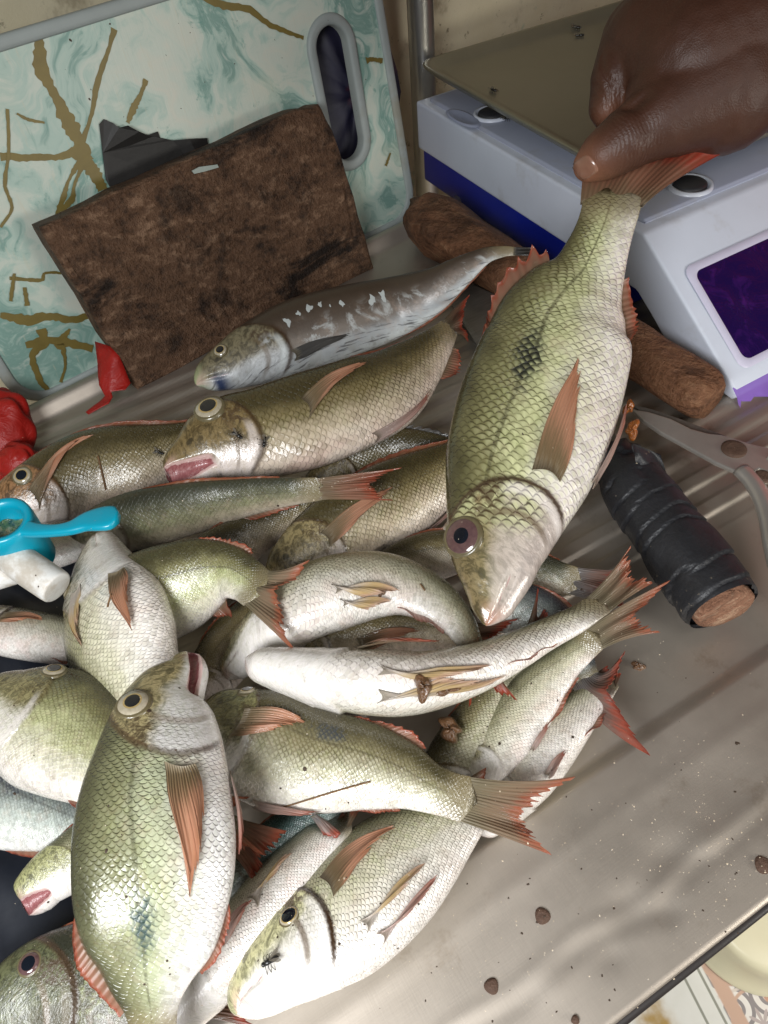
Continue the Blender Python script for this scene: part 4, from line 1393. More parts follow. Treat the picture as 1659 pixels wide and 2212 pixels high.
def disc(name, c, R, hgt, mat, parent, nrm=(0, 0, 1), slot=False):
    nrm = unit(nrm); s1_ = unit(np.cross(nrm, [.3, 1, .2])); s2_ = np.cross(nrm, s1_)
    vv = []; n = 26
    for q, z in [(1.0, -.001), (1.0, .5), (.85, .9), (.55, 1.0), (.03, .82)]:
        for k in range(n):
            an = 2 * math.pi * k / n; vv.append(c + s1_ * R * q * math.cos(an) + s2_ * R * q * math.sin(an) + nrm * hgt * z)
    return mesh_obj(name, vv, grid_faces(5, n, True), mat, parent)
disc('pivot_screw', P(1585, 971, .0265), .0098, .0022, RUST, sci)
disc('pivot_screw', P(1648, 1030, .026), .0065, .002, RUST, sci)

# ------------------------------------------------------------------ turquoise tool with white nozzle
t = NT('turquoise_plastic')
n = t.noise(t.obj(), 30, 5, .6)
t.set(color=t.mix(n, (.0, .25, .37), (.0, .33, .46)), rough=.34, coat=.2, normal=t.bump(t.noise(t.obj(), 120, 4), .001, .2)); TURQ = t.mat
t = NT('grubby_white_plastic')
n = t.noise(t.obj(), 38, 5, .65)
t.set(color=t.mix(t.ss(n, .45, .65), (.74, .73, .70), (.50, .45, .38)), rough=.45); GRUB = t.mat
hR = .118
tool = thing('hand_grater', 'turquoise plastic cup tool with lever tab and white nozzle lying on the fish', 'kitchen tool', P(10, 1150, .07))
cc = P(2, 1122, hR); k_ = depth(cc) / F
upn = unit(np.array([0.06, -.10, 1.0]))
e1 = unit(np.cross(upn, [0, 1, 0])); e2 = np.cross(upn, e1)
Ro, Ri = 64 * k_, 43 * k_
V = []
m = 48
for R_, z in [(Ro * .98, -.046), (Ro * 1.0, -.030), (Ro, -.006), (Ro * .97, -.001), (Ro * .88, .0005), (Ri * 1.06, -.001), (Ri, -.006), (Ri * .97, -.036), (.001, -.037)]:
    for k in range(m):
        an = 2 * math.pi * k / m; V.append(cc + e1 * R_ * math.cos(an) + e2 * R_ * math.sin(an) + upn * z)
mesh_obj('cup', V, grid_faces(9, m, True), TURQ, tool)
t = NT('murky_cup_filling'); n = t.noise(t.obj(), 90, 5, .7)
t.set(color=t.ramp(n, [(.35, (.01, .05, .05)), (.5, (.10, .16, .07)), (.62, (.36, .33, .19)), (.7, (.02, .10, .12))]), rough=.15, coat=.6, normal=t.bump(n, .004, .8)); MURK = t.mat
V = [cc + upn * -.016]
for R_ in (.35, .7, .97):
    for k in range(m):
        an = 2 * math.pi * k / m; V.append(cc + e1 * Ri * R_ * math.cos(an) + e2 * Ri * R_ * math.sin(an) + upn * (-.016 + .0016 * math.sin(an * 5 + R_ * 9)))
mesh_obj('filling', V, [(0, 1 + k, 1 + (k + 1) % m) for k in range(m)] + [(1 + i * m + k, 1 + (i + 1) * m + k, 1 + (i + 1) * m + (k + 1) % m, 1 + i * m + (k + 1) % m) for i in range(2) for k in range(m)], MURK, tool)
ctl = [(52, 1142, 20, .113), (80, 1146, 16, .113), (120, 1146, 13, .114), (155, 1140, 16, .115), (190, 1126, 25, .116), (222, 1120, 31, .117), (245, 1119, 28, .117), (256, 1118, 12, .117)]
A4 = catmull(np.array([(*P(u, v, hh), w * k_) for u, v, w, hh in ctl]), 60)
V = []
for i in range(60):
    p, w = A4[i, :3], A4[i, 3]
    T_ = unit(A4[min(i + 1, 59), :3] - A4[max(i - 1, 0), :3]); sd = unit(np.cross(T_, [0, 0, 1])); un = np.cross(sd, T_)
    for k in range(20):
        an = 2 * math.pi * k / 20
        c_, s_ = math.cos(an), math.sin(an)
        V.append(p + sd * w * np.sign(c_) * abs(c_) ** .6 + un * .0032 * np.sign(s_) * abs(s_) ** .6)
mesh_obj('lever_tab', V, grid_faces(60, 20, True) + [tuple(range(20))[::-1], tuple(range(59 * 20, 60 * 20))], TURQ, tool)
nv, nf = [], []
for pa, pb, ra in [((-70, 1262, .082), (62, 1222, .088), .0098), ((14, 1196, .094), (124, 1270, .084), .0118)]:
    a_, b2 = P(*pa), P(*pb)
    pts = np.array([a_ + (b2 - a_) * q for q in (0, .3, .6, .9, .975, .995, 1.0)])
    v, f = tube(pts, ra * np.array([1, 1, 1, .99, .97, .92, .84]), 28)
    nv, nf = join((nv, nf), (v, f))
mesh_obj('nozzle', nv, nf, GRUB, tool)

# black crumpled plastic under the heap at the left
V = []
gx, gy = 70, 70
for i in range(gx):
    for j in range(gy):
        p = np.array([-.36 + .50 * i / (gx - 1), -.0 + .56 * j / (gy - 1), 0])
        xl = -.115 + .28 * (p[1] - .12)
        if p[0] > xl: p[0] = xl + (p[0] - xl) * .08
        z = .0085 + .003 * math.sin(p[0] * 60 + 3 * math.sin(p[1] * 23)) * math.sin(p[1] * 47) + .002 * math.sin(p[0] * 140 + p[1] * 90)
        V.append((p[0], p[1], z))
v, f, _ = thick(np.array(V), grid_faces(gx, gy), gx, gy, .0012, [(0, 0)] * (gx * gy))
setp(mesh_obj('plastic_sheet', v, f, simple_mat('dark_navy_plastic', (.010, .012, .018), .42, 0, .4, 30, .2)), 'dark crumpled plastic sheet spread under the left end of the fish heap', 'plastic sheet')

# ------------------------------------------------------------------ the fish
DARKB = (.014, .016, .012)


def fm(name, pal=None, seed=0, **k): return fish_material('skin_' + name, pal, seed, **k)


fish = {}

# 1 the fish held up by its tail
f = Fish('held_fish', 'large green gold fish hanging head down from the hand that grips its tail',
         [(1050, 1352, 20, .080), (1056, 1328, 38, .081), (1063, 1298, 54, .082), (1069, 1250, 80, .085), (1073, 1190, 104, .088), (1090, 1110, 130, .093), (1118, 1010, 160, .100), (1160, 880, 170, .112), (1200, 760, 160, .126), (1215, 700, 144, .134), (1240, 645, 118, .142), (1268, 595, 82, .150), (1288, 545, 68, .160), (1306, 495, 61, .170), (1318, 455, 61, .180), (1323, 426, 63, .185)],
         fm('held', headlow=(.50, .42, .37), shift=-.22, pal='green', seed=1, contrast=1.15, green=.55, stain=.10, blotch=(.545, .30, .075, (.02, .022, .018), .95), pink=.15, lateral=.7, gill_dark=.9, rough=.24, headcol=(.15, .11, .05), cheekk=.8, lipc=(.36, .17, .11), lipk=.85),
         1, [6, 8, 4, 0, 0], r=.44, group=None)
f.eye(.148, 40, .037, kind='dull', pupil=.46, bulge=.22)
f.lay_fin('pectoral_fin', 'orange', .300, 97, 122, .285, 107, spread=13, lift=.07, seed=2)
f.edge_fin('dorsal_fin', 'red', .56, .80, .42, lean=1.5, ragged=.75, seed=4, peak=.85)
f.edge_fin('dorsal_fin', 'olive', .36, .60, .10, lean=1.5, ragged=.5, seed=5)
f.edge_fin('anal_fin', 'red', .66, .83, .24, ventral=True, lean=1.2, seed=6)
f.lay_fin('pelvic_fin', 'pink', .34, 160, 174, .22, 172, spread=6, lift=.12, seed=7)
f.tail('heldtail', up=(1262, 318), fork=(1420, 300), low=(1560, 330), h=(.206, .208, .204), seed=3, ragged=.05, flare=1.12, bow=.10)
fish['held'] = f

# 2 open mouthed fish across the top
f = Fish('emperor_fish', 'fish with open pink mouth and round black eye lying below the slate fish',
         [(354, 1010, 14), (364, 1005, 22), (380, 998, 32), (410, 985, 50), (448, 967, 76), (500, 948, 93), (560, 936, 97), (650, 912, 103), (750, 877, 99), (830, 842, 90), (895, 790, 64), (940, 745, 40), (972, 706, 22)],
         fm('gaping', gape=True, shift=0.28, pal='brown', seed=2, contrast=.7, green=.18, stain=.30, headcol=(.125, .085, .030), pink=.45, lateral=.3, gill_dark=.7), 1, [-4, -14, -22, -14, 0], h=(.076, .060), gape=.48)
f.eye(.168, 38, .041, pupil=.60)
f.lay_fin('pectoral_fin', 'orange', .40, 74, 98, .225, 60, spread=14, lift=.20, seed=3)
f.edge_fin('dorsal_fin', 'olive', .36, .86, .10, seed=4)
f.lay_fin('pelvic_fin', 'pink', .54, 146, 168, .20, 150, spread=10, lift=.10, seed=5)
f.edge_fin('anal_fin', 'red', .80, .93, .40, ventral=True, seed=6, lean=.7)
f.tail('taildark', up=(1012, 640), fork=(1000, 690), low=(1012, 738), h=.060, seed=8)

# 3 left fish under the scaler
f = Fish('emperor_fish', 'tan scaled fish with long orange fin, its head under the turquoise lever tool',
         [(-15, 1122, 22), (8, 1108, 45), (40, 1090, 64), (108, 1062, 84), (200, 1022, 92), (290, 1000, 84), (370, 975, 62), (440, 950, 42), (510, 935, 30)],
         fm('tan', shift=0.2, pal='brown', seed=3, contrast=.95, green=.08, stain=.32, pink=.25, headcol=(.20, .10, .04)), 1, [0, -6, -8, 0], h=(.040, .030))
f.usual(3, pk=dict(s0=.17, d0=78, d1=112, length=.30, dtip=44, spread=12, lift=.12), vk=dict(s0=.40, d0=150, d1=168, length=.30, dtip=163, splay=.02))
f.lay_fin('pelvic_fin', 'red', .48, 158, 172, .26, 172, spread=6, lift=.3, seed=14, splay=.03)
f.tail('taildark', seed=4)

# 4 dark fish under them
f = Fish('emperor_fish', 'dark olive fish with red forked tail below the open mouthed fish',
         [(140, 1178, 20), (190, 1160, 44), (250, 1138, 60), (330, 1116, 64), (420, 1096, 56), (520, 1076, 43), (600, 1065, 33), (690, 1056, 25)],
         fm('dusky', 'dark', 4, contrast=.8, green=.25, stain=.3, pink=.0, rough=.40), 1, [14, 18, 14], h=(.024, .076))
f.usual(4, pect=None, pelvic=False, anal=.30, ak=dict(s0=.60, s1=.90, lean=1.3))
f.tail('red', up=(870, 1008), fork=(800, 1046), low=(848, 1082), h=(.090, .084, .080), seed=6)

# 5 golden brown fish below the dark one
f = Fish('emperor_fish', 'golden brown fish body between the dark fish and the green forked one',
         [(360, 1290, 24), (410, 1250, 50), (480, 1200, 62), (540, 1160, 50), (600, 1128, 35), (650, 1102, 27), (700, 1082, 22)],
         fm('golden', shift=0.25, pal='brown', seed=5, contrast=1.0, green=.1, stain=.2, pink=.05), 1, 5, h=(.030, .036))
f.usual(5, eye=False, pect=None, pelvic=False, anal=.26)
f.tail('taildark', up=(800, 1040), fork=(770, 1075), low=(800, 1110), h=.040, seed=9)

# 6 right of it, with folded orange fin
f = Fish('emperor_fish', 'brown gold fish with folded orange fin just left of the held fish head',
         [(585, 1262, 22), (620, 1228, 52), (690, 1174, 76), (770, 1128, 92), (850, 1086, 92), (920, 1044, 76), (990, 1000, 50), (1050, 965, 32), (1090, 945, 26)],
         fm('gilt', shift=0.2, pal='brown', seed=6, contrast=1.05, green=.25, stain=.16, pink=.05), 1, [4, 4, 0], h=(.034, .040))
f.usual(6, eye=False, pk=dict(s0=.22, d0=76, d1=100, length=.30, dtip=74, spread=16), vk=dict(s0=.52, d0=158, d1=172, length=.2, dtip=172), anal=.2)
f.tail('taildark', seed=10)

# 7 behind it, spiny back
f = Fish('emperor_fish', 'olive fish with raised silver back spines peeking between two others under the held fish',
         [(660, 1066, 22), (700, 1040, 42), (770, 1002, 62), (850, 982, 58), (930, 984, 50), (1010, 1000, 36), (1060, 1010, 28)],
         fm('spiny', shift=0.2, pal='brown', seed=7, contrast=1.1, green=.35, stain=.18, pink=0), 1, 8, h=(.022, .028))
f.usual(7, eye=False, pect=None, pelvic=False, anal=0, dors=.34, finmat='slate', dk=dict(s0=.36, s1=.8, lean=1.6, ragged=.8))
f.tail('red', seed=12)

# 8 green fish with the big ragged forked tail
f = Fish('emperor_fish', 'lime green fish with ragged red forked tail, its front under the blunt nosed pale fish',
         [(165, 1372, 40), (200, 1345, 82), (250, 1318, 100), (310, 1297, 104), (375, 1272, 101), (440, 1243, 84), (492, 1236, 62), (530, 1252, 49), (556, 1272, 46)],
         fm('lime', shift=0.05, pal='green', seed=8, contrast=.85, green=.8, stain=.20, pink=.1, lateral=.7), 1, [0, 0, 2, 0], h=(.048, .084))
f.usual(8, eye=False, pect=None, pelvic=False, dors=.16, anal=.36, finmat='red', dk=dict(s0=.66, s1=.84, ragged=.7, lean=.9, peak=.8), ak=dict(s0=.60, s1=.80, lean=.6, peak=.7))
f.tail('tail', up=(674, 1213), fork=(600, 1283), low=(636, 1408), h=(.098, .092, .088), seed=13, ragged=.20)

# 9 blunt nosed pale fish, snout up
f = Fish('emperor_fish', 'pale silvery fish lying belly up with blunt snout pointing at the turquoise lever',
         [(214, 1152, 14), (218, 1175, 34), (222, 1225, 62), (232, 1285, 92), (250, 1350, 112), (275, 1412, 112), (305, 1480, 94), (350, 1560, 72), (395, 1650, 48), (420, 1720, 34)],
         fm('blunt', hl=.33, pal='pale', seed=9, contrast=.62, green=.22, stain=.14, pink=.12, lateral=.1, gill_dark=.35, headcol=(.34, .32, .26)), -1, [-42, -46, -48, -40], h=(.066, .062), r=.55)
f.eye(.20, 52, .036)
f.lay_fin('pectoral_fin', 'orange', .30, 128, 148, .26, 140, spread=10, lift=.16, seed=9)
f.lay_fin('pectoral_fin', 'yellow', .26, 78, 92, .20, 84, spread=6, lift=.04, seed=10)
f.edge_fin('dorsal_fin', 'olive', .34, .86, .12, seed=4)
f.tail('tail', seed=14)

# 10 the large fish at lower left
f = Fish('emperor_fish', 'biggest green silver fish in the heap, mouth up and yellow ringed eye, dark side blotch',
         [(404, 1408, 16, .096), (400, 1428, 30, .097), (394, 1452, 46, .099), (368, 1500, 80, .103), (356, 1552, 110, .107), (346, 1650, 142, .112), (337, 1750, 163, .116), (337, 1850, 170, .117), (335, 1950, 162, .114), (335, 2045, 134, .107), (330, 2115, 92, .100), (330, 2180, 56, .092), (332, 2240, 46, .086)],
         fm('giant', gape=True, hl=.405, shift=-.18, pal='mint', seed=10, contrast=.62, green=.45, stain=.20, blotch=(.755, .14, .060, (.035, .065, .062), .95), pink=.12, lateral=.55, headcol=(.26, .21, .10), gill_dark=.75, rough=.24),
         -1, [10, 4, 0, 0, 0], r=.46, gape=.17)
f.eye(.252, 52, .047, pupil=.50)
f.lay_fin('pectoral_fin', 'orange', .435, 92, 116, .29, 116, spread=12, lift=.08, seed=11)
f.edge_fin('dorsal_fin', 'red', .70, .93, .20, seed=4, lean=1.3, ragged=.25)
f.edge_fin('dorsal_fin', 'olive', .36, .72, .07, seed=9, lean=1.3)
f.edge_fin('anal_fin', 'red', .72, .86, .14, ventral=True, seed=6, lean=1.3)
f.lay_fin('pelvic_fin', 'pink', .42, 164, 176, .24, 176, spread=4, lift=.08, seed=7)
f.tail('tail', up=(250, 2400), fork=(330, 2340), low=(420, 2400), h=.07, seed=14)

# 11 left fish with eye at the top
f = Fish('emperor_fish', 'fat bright bellied fish at the left edge, dark band behind its small eye',
         [(-36, 1500, 30), (-14, 1508, 62), (24, 1528, 92), (80, 1552, 122), (140, 1582, 132), (200, 1622, 118), (262, 1668, 90), (320, 1710, 60), (380, 1740, 40)],
         fm('fat', hl=.34, shift=0.0, pal='green', seed=11, contrast=.85, green=.5, stain=.26, pink=.1, lateral=0, gill_dark=.25), 1, [-6, -16, -22, -10], h=(.070, .066), r=.52)
f.usual(11, pect=None, pelvic=False, eyekw=dict(s=.265, deg=42, r=.048), dors=.12)
f.tail('tail', seed=15)

# 12 steel blue fish at the left edge
f = Fish('emperor_fish', 'steel grey fish at the left edge with blue black shoulder and red belly fin',
         [(-190, 1660, 36), (-120, 1684, 74), (-40, 1714, 92), (40, 1742, 88), (110, 1762, 72), (180, 1780, 56), (260, 1796, 38)],
         fm('steel', 'steel', 12, contrast=.85, green=.15, stain=.16, pink=0, blotch=(.50, .62, .17, (.03, .035, .05), .85)), 1, [0, 0, 0], h=(.045, .040))
f.usual(12, eye=False, pect=None, pelvic=False, anal=.22, ak=dict(s0=.55, s1=.9, lean=1.2))
f.tail('tail', seed=16)

# 13 pink lipped small head
f = Fish('emperor_fish', 'head with open pink lips poking from under the biggest fish at the left',
         [(44, 1944, 24), (62, 1926, 40), (98, 1900, 54), (140, 1872, 60), (190, 1840, 66), (260, 1800, 62), (340, 1760, 40)],
         fm('lips', gape=True, hl=.45, pal='pale', seed=13, contrast=.5, green=.2, stain=.15, pink=.6, gill_dark=.2, headcol=(.28, .28, .13)), 1, [-2, -4, 0], h=(.040, .040), gape=.55)
f.usual(13, eye=False, pect=None, pelvic=False)
f.tail('tail', seed=17)

# 14 dark mottled fish in the lower left corner
f = Fish('mottled_fish', 'dark mottled brown green fish in the lower left corner with gold ringed eye',
         [(-70, 2262, 30), (-30, 2230, 70), (30, 2190, 104), (100, 2160, 126), (190, 2142, 134), (290, 2140, 118), (380, 2140, 80), (440, 2140, 50)],
         fm('mottled', headlow=(.10, .09, .055), rough=.42, hl=.5, pal='mottle', seed=14, contrast=.7, green=.75, stain=.75, pink=0, gill_dark=.9, headcol=(.07, .075, .03)), 1, [8, 6, 0], h=(.035, .030))
f.usual(14, pect=None, pelvic=False, eyekw=dict(s=.31, deg=50, r=.050, pupil=.64, kind='dull'), dors=.2)
f.tail('taildark', seed=18)

# 15 side-on fish in the middle
f = Fish('emperor_fish', 'side on silver green fish in mid heap with wide forked tail over the bare steel',
         [(436, 1522, 14), (450, 1532, 40), (474, 1548, 68), (512, 1577, 97), (585, 1613, 122), (675, 1640, 110), (785, 1653, 92), (865, 1673, 73), (925, 1700, 53), (972, 1717, 47), (1004, 1727, 49)],
         fm('centre', shift=0.14, pal='silver', seed=15, contrast=1.15, green=.35, stain=.14, blotch=(.53, .50, .07, (.03, .04, .055), .75), pink=.10, lateral=.6, headcol=(.16, .15, .06)), 1, [10, 2, -6, -4, 0], h=(.062, .060))
f.usual(15, eyekw=dict(s=.135, deg=26, r=.034), dors=.26, anal=.12, finmat='red', pk=dict(s0=.20, d0=64, d1=98, length=.245, dtip=62, spread=24, lift=.05),
        dk=dict(s0=.56, s1=.80, ragged=.6, lean=1.5, peak=.7), vk=dict(s0=.34, d0=150, d1=168, length=.20, dtip=160), ak=dict(s0=.62, s1=.80, lean=1.6))
f.lay_fin('pelvic_fin', 'tailgrey', .50, 158, 176, .10, 178, spread=2, lift=.2, seed=33, splay=.05)
f.tail('tail', up=(1242, 1678), fork=(1128, 1764), low=(1192, 1848), h=(.052, .044, .040), seed=19, ragged=.20)

# 16 belly up fish with white snout
f = Fish('emperor_fish', 'slender fish lying belly up across the heap with white snout and brown gut smear',
         [(530, 1421, 14), (542, 1427, 26), (562, 1435, 36), (612, 1447, 49), (715, 1467, 64), (840, 1475, 71), (915, 1472, 65), (1015, 1446, 54), (1110, 1405, 41), (1170, 1374, 34), (1245, 1337, 29), (1294, 1305, 27)],
         fm('belly', 'pale', 16, contrast=.5, green=.1, stain=.24, pink=.12, gill_dark=.12, lateral=0), 1, [-92, -92, -88, -62, -34], h=(.080, .066), r=.62)
f.lay_fin('pelvic_fin', 'yellow', .36, 172, 150, .30, 168, spread=22, lift=.06, seed=20, side=-1)
f.lay_fin('pelvic_fin', 'yellow', .36, 172, 156, .28, 170, spread=14, lift=.05, seed=21)
f.lay_fin('pectoral_fin', 'red', .30, 108, 90, .24, 94, spread=14, lift=.30, seed=22, side=1)
f.edge_fin('anal_fin', 'pink', .64, .80, .14, ventral=True, seed=23, lean=1.5)
f.edge_fin('dorsal_fin', 'olive', .45, .8, .15, seed=24, lean=1.5)
f.tail('tail', up=(1362, 1184), fork=(1368, 1240), low=(1410, 1258), h=(.074, .066, .062), seed=25, ragged=.22)

# 17 arched belly up fish above it
f = Fish('emperor_fish', 'arched fish lying belly up with two pale yellow fins, curling round above the slender one',
         [(492, 1468, 16, .045), (500, 1452, 28, .046), (520, 1425, 38, .050), (556, 1384, 52, .055), (622, 1330, 70, .062), (700, 1286, 80), (790, 1263, 74), (868, 1267, 62), (935, 1297, 50), (984, 1340, 38), (1012, 1385, 29), (1026, 1420, 24)],
         fm('arched', 'pale', 17, contrast=.6, green=.05, stain=.16, pink=.25, gill_dark=.3, lateral=0), 1, [-50, -62, -66, -60, -50, -40], h=(.066, .056), r=.60)
f.lay_fin('pelvic_fin', 'yellow', .42, 150, 134, .27, 148, spread=22, lift=.12, seed=26)
f.lay_fin('pelvic_fin', 'yellow', .43, 170, 158, .24, 168, spread=16, lift=.16, seed=27)
f.edge_fin('anal_fin', 'pink', .66, .88, .22, ventral=True, seed=28, lean=1.5)
f.edge_fin('dorsal_fin', 'orange', .34, .62, .10, seed=29, lean=1.2)
f.tail('taildark', seed=30, length=.15)

# 18 fish in the hollow between the two
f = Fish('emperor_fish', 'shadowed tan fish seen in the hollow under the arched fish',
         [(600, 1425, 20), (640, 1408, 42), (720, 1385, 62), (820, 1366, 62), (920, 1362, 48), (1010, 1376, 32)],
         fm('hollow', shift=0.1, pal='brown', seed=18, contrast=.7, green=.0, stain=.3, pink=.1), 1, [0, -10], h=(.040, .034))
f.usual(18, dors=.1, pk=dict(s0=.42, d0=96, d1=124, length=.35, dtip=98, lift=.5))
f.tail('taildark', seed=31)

# 19 dark tail under the held head, right
f = Fish('emperor_fish', 'dark purplish fish tail pointing right from beneath the held fish head',
         [(960, 1140, 30), (1010, 1170, 56), (1080, 1205, 60), (1150, 1232, 46), (1200, 1246, 36), (1240, 1256, 32)],
         fm('purple', 'dark', 19, contrast=.6, green=.0, stain=.3, pink=.3), 1, 0, h=(.026, .032))
f.usual(19, eye=False, pect=None, pelvic=False)
f.tail('tailgrey', up=(1350, 1232), fork=(1318, 1280), low=(1372, 1318), h=.034, seed=32)

# 20 curved body with the grey red tail hanging over the steel
f = Fish('emperor_fish', 'curved fish on the heap edge with dark grey tail drooping onto the steel',
         [(1020, 1330, 24), (1060, 1318, 46), (1110, 1314, 58), (1160, 1330, 58), (1205, 1362, 50), (1236, 1402, 40), (1252, 1440, 35), (1262, 1472, 34)],
         fm('curved', 'steel', 20, contrast=.7, green=.05, stain=.3, pink=.2), 1, [0, 0, 10], h=(.036, .024))
f.usual(20, eye=False, pect='orange', pelvic=False, pk=dict(s0=.5), dors=.2, finmat='red')
f.tail('tailgrey', up=(1352, 1408), fork=(1316, 1498), low=(1404, 1632), h=(.052, .046, .036), seed=34, ragged=.18)

# 21 white sided fish with tail reaching the black handle
f = Fish('emperor_fish', 'white sided fish with wet shine, its red tail reaching towards the black machete handle',
         [(985, 1740, 24), (1020, 1695, 50), (1080, 1610, 64), (1130, 1533, 62), (1172, 1480, 52), (1215, 1436, 39), (1255, 1402, 32), (1282, 1380, 29)],
         fm('white', 'pale', 21, contrast=.5, green=.05, stain=.16, pink=.25, gill_dark=.2), 1, [-40, -34, -24, -6], h=(.016, .050), r=.55)
f.usual(21, eye=False, pect=None, pelvic=True, anal=.24, ak=dict(s0=.45, s1=.80, lean=1.5), dors=.1)
f.tail('tail', up=(1448, 1254), fork=(1375, 1330), low=(1426, 1366), h=(.062, .052, .048), seed=36, ragged=.22)

# 22 greenish fish standing up between
f = Fish('emperor_fish', 'upright green white fish wedged between the slender fish and the side on one',
         [(950, 1800, 30), (966, 1750, 66), (986, 1690, 84), (1010, 1630, 80), (1042, 1562, 64), (1085, 1490, 46), (1130, 1420, 34), (1160, 1370, 28)],
         fm('wedged', shift=0.0, pal='silver', seed=22, contrast=.85, green=.45, stain=.14, pink=.35, lateral=0), 1, [-14, -10, 0], h=(.012, .036))
f.usual(22, eye=False, pect=None, anal=.30, ak=dict(s0=.42, s1=.72, lean=1.3), dors=.1, vk=dict(s0=.25, d0=150, d1=170, length=.35, dtip=172))
f.tail('taildark', seed=37, length=.2)

# 23 white fish at the right edge of the heap
f = Fish('emperor_fish', 'white bellied fish lying on the bare steel at the right edge of the heap',
         [(1030, 1800, 24), (1064, 1750, 52), (1122, 1672, 70), (1180, 1604, 64), (1236, 1548, 48), (1285, 1500, 34), (1310, 1470, 28)],
         fm('edge', 'pale', 23, contrast=.5, green=.0, stain=.2, pink=.15, lateral=0), 1, [-60, -54, -40], h=(.012, .024), r=.6)
f.usual(23, eye=False, pect='orange', both=False, pk=dict(s0=.30, d0=96, d1=110, length=.34, dtip=74, spread=8), anal=.2, dors=.1)
f.tail('taildark', seed=38, length=.07, h=.010)

# 24 pale fish at the bottom with gill slit open
f = Fish('emperor_fish', 'bright pale fish at the bottom, snout down left, dark open gill slit and long fins',
         [(512, 2190, 20), (522, 2174, 40), (548, 2142, 62), (600, 2085, 88), (660, 2034, 106), (742, 1972, 122), (836, 1886, 120), (916, 1816, 96), (985, 1760, 66), (1030, 1722, 46)],
         fm('gillslit', hl=.36, pal='pale', seed=24, contrast=.42, green=.5, stain=.12, pink=.10, lateral=.0, gill_dark=1.0, headcol=(.42, .40, .22)), 1, [-34, -40, -42, -34, -20], h=(.060, .040), r=.56)
f.eye(.262, 84, .036, bulge=.3, pupil=.74)
f.lay_fin('pectoral_fin', 'orange', .40, 76, 100, .32, 82, spread=12, lift=.05, seed=39)
f.lay_fin('pelvic_fin', 'yellow', .42, 146, 132, .28, 132, spread=10, lift=.20, seed=40)
f.lay_fin('pelvic_fin', 'pink', .44, 166, 152, .26, 150, spread=10, lift=.22, seed=41)
f.edge_fin('dorsal_fin', 'olive', .36, .8, .1, seed=42)
f.tail('tail', seed=43, length=.1)

# 25 pale body beside it
f = Fish('emperor_fish', 'pinkish white fish at the bottom lying belly up beside the open gilled one',
         [(356, 2236, 16), (372, 2216, 34), (405, 2172, 52), (470, 2088, 66), (540, 2000, 70), (610, 1912, 64), (676, 1836, 50), (730, 1780, 38)],
         fm('pinkish', 'pale', 25, contrast=.22, green=.05, stain=.14, pink=.25, lateral=0, gill_dark=.35), 1, [-70, -74, -66], h=(.046, .036), r=.62)
f.lay_fin('pelvic_fin', 'yellow', .52, 150, 124, .26, 124, spread=14, lift=.10, seed=44)
f.lay_fin('pectoral_fin', 'pink', .34, 130, 146, .2, 140, spread=8, lift=.2, seed=45)
f.tail('tail', seed=46, length=.1)

# 26 teal body in the gap
f = Fish('emperor_fish', 'dark teal fish in the gap below the side on fish',
         [(470, 1950, 26), (520, 1900, 50), (590, 1838, 60), (660, 1786, 52), (720, 1744, 38), (760, 1718, 28)],
         fm('teal', 'teal', 26, contrast=.7, green=.0, stain=.2, pink=0), 1, 0, h=(.028, .030))
f.usual(26, eye=False, pect=None, pelvic=False)
f.tail('taildark', seed=47)

# 27 red brown tail right of the big fish
f = Fish('emperor_fish', 'ragged red brown tail sticking out right of the biggest fish',
         [(270, 1740, 26), (320, 1752, 52), (390, 1770, 52), (450, 1786, 42), (490, 1796, 36), (508, 1802, 34)],
         fm('hidden', 'brown', 27, contrast=.7, green=.1, stain=.3), 1, 0, h=(.046, .048))
f.usual(27, eye=False, pect=None, pelvic=False)
f.tail('red', up=(622, 1796), fork=(570, 1868), low=(556, 1928), h=(.056, .05, .046), seed=48, ragged=.25)

# 28 white head under the nozzle
f = Fish('emperor_fish', 'pale lilac fish head lying under the white nozzle at the left edge',
         [(-70, 1340, 24), (-40, 1348, 42), (20, 1362, 52), (100, 1378, 52), (180, 1392, 46), (260, 1402, 34)],
         fm('lilac', 'pale', 28, contrast=.4, green=.0, stain=.18, pink=.3, gill_dark=.9, lateral=0), 1, [-60, -50], h=(.034, .030), r=.6)
f.usual(28, eye=False, pelvic=False)
f.tail('tail', seed=49)

# 29 brown fish behind the snouts
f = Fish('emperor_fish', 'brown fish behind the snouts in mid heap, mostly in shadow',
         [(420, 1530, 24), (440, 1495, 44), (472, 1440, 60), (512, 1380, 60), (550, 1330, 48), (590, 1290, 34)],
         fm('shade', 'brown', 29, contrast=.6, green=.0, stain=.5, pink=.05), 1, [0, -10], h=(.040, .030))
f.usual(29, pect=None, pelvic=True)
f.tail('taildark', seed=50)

# 30 brown body left of the held head
f = Fish('emperor_fish', 'dull brown fish under the held fish head, its side only just showing',
         [(780, 1262, 26), (830, 1240, 46), (890, 1216, 56), (960, 1196, 52), (1030, 1190, 38), (1080, 1190, 28)],
         fm('dull', 'brown', 30, contrast=.6, green=.0, stain=.4, pink=.05), 1, 0, h=(.018, .022))
f.usual(30, eye=False, pect=None, pelvic=False)
f.tail('taildark', seed=51)

# 31 pinkish body under the lever
f = Fish('emperor_fish', 'pale pink fish flank showing below the turquoise lever tab',
         [(-10, 1210, 24), (30, 1198, 40), (90, 1184, 50), (150, 1170, 46), (210, 1156, 34), (260, 1146, 26)],
         fm('flank', 'pale', 31, contrast=.5, green=.0, stain=.25, pink=.5, lateral=0), 1, -40, h=(.028, .028), r=.55)
f.usual(31, eye=False, pelvic=False, pect=None)
f.tail('tail', seed=52)

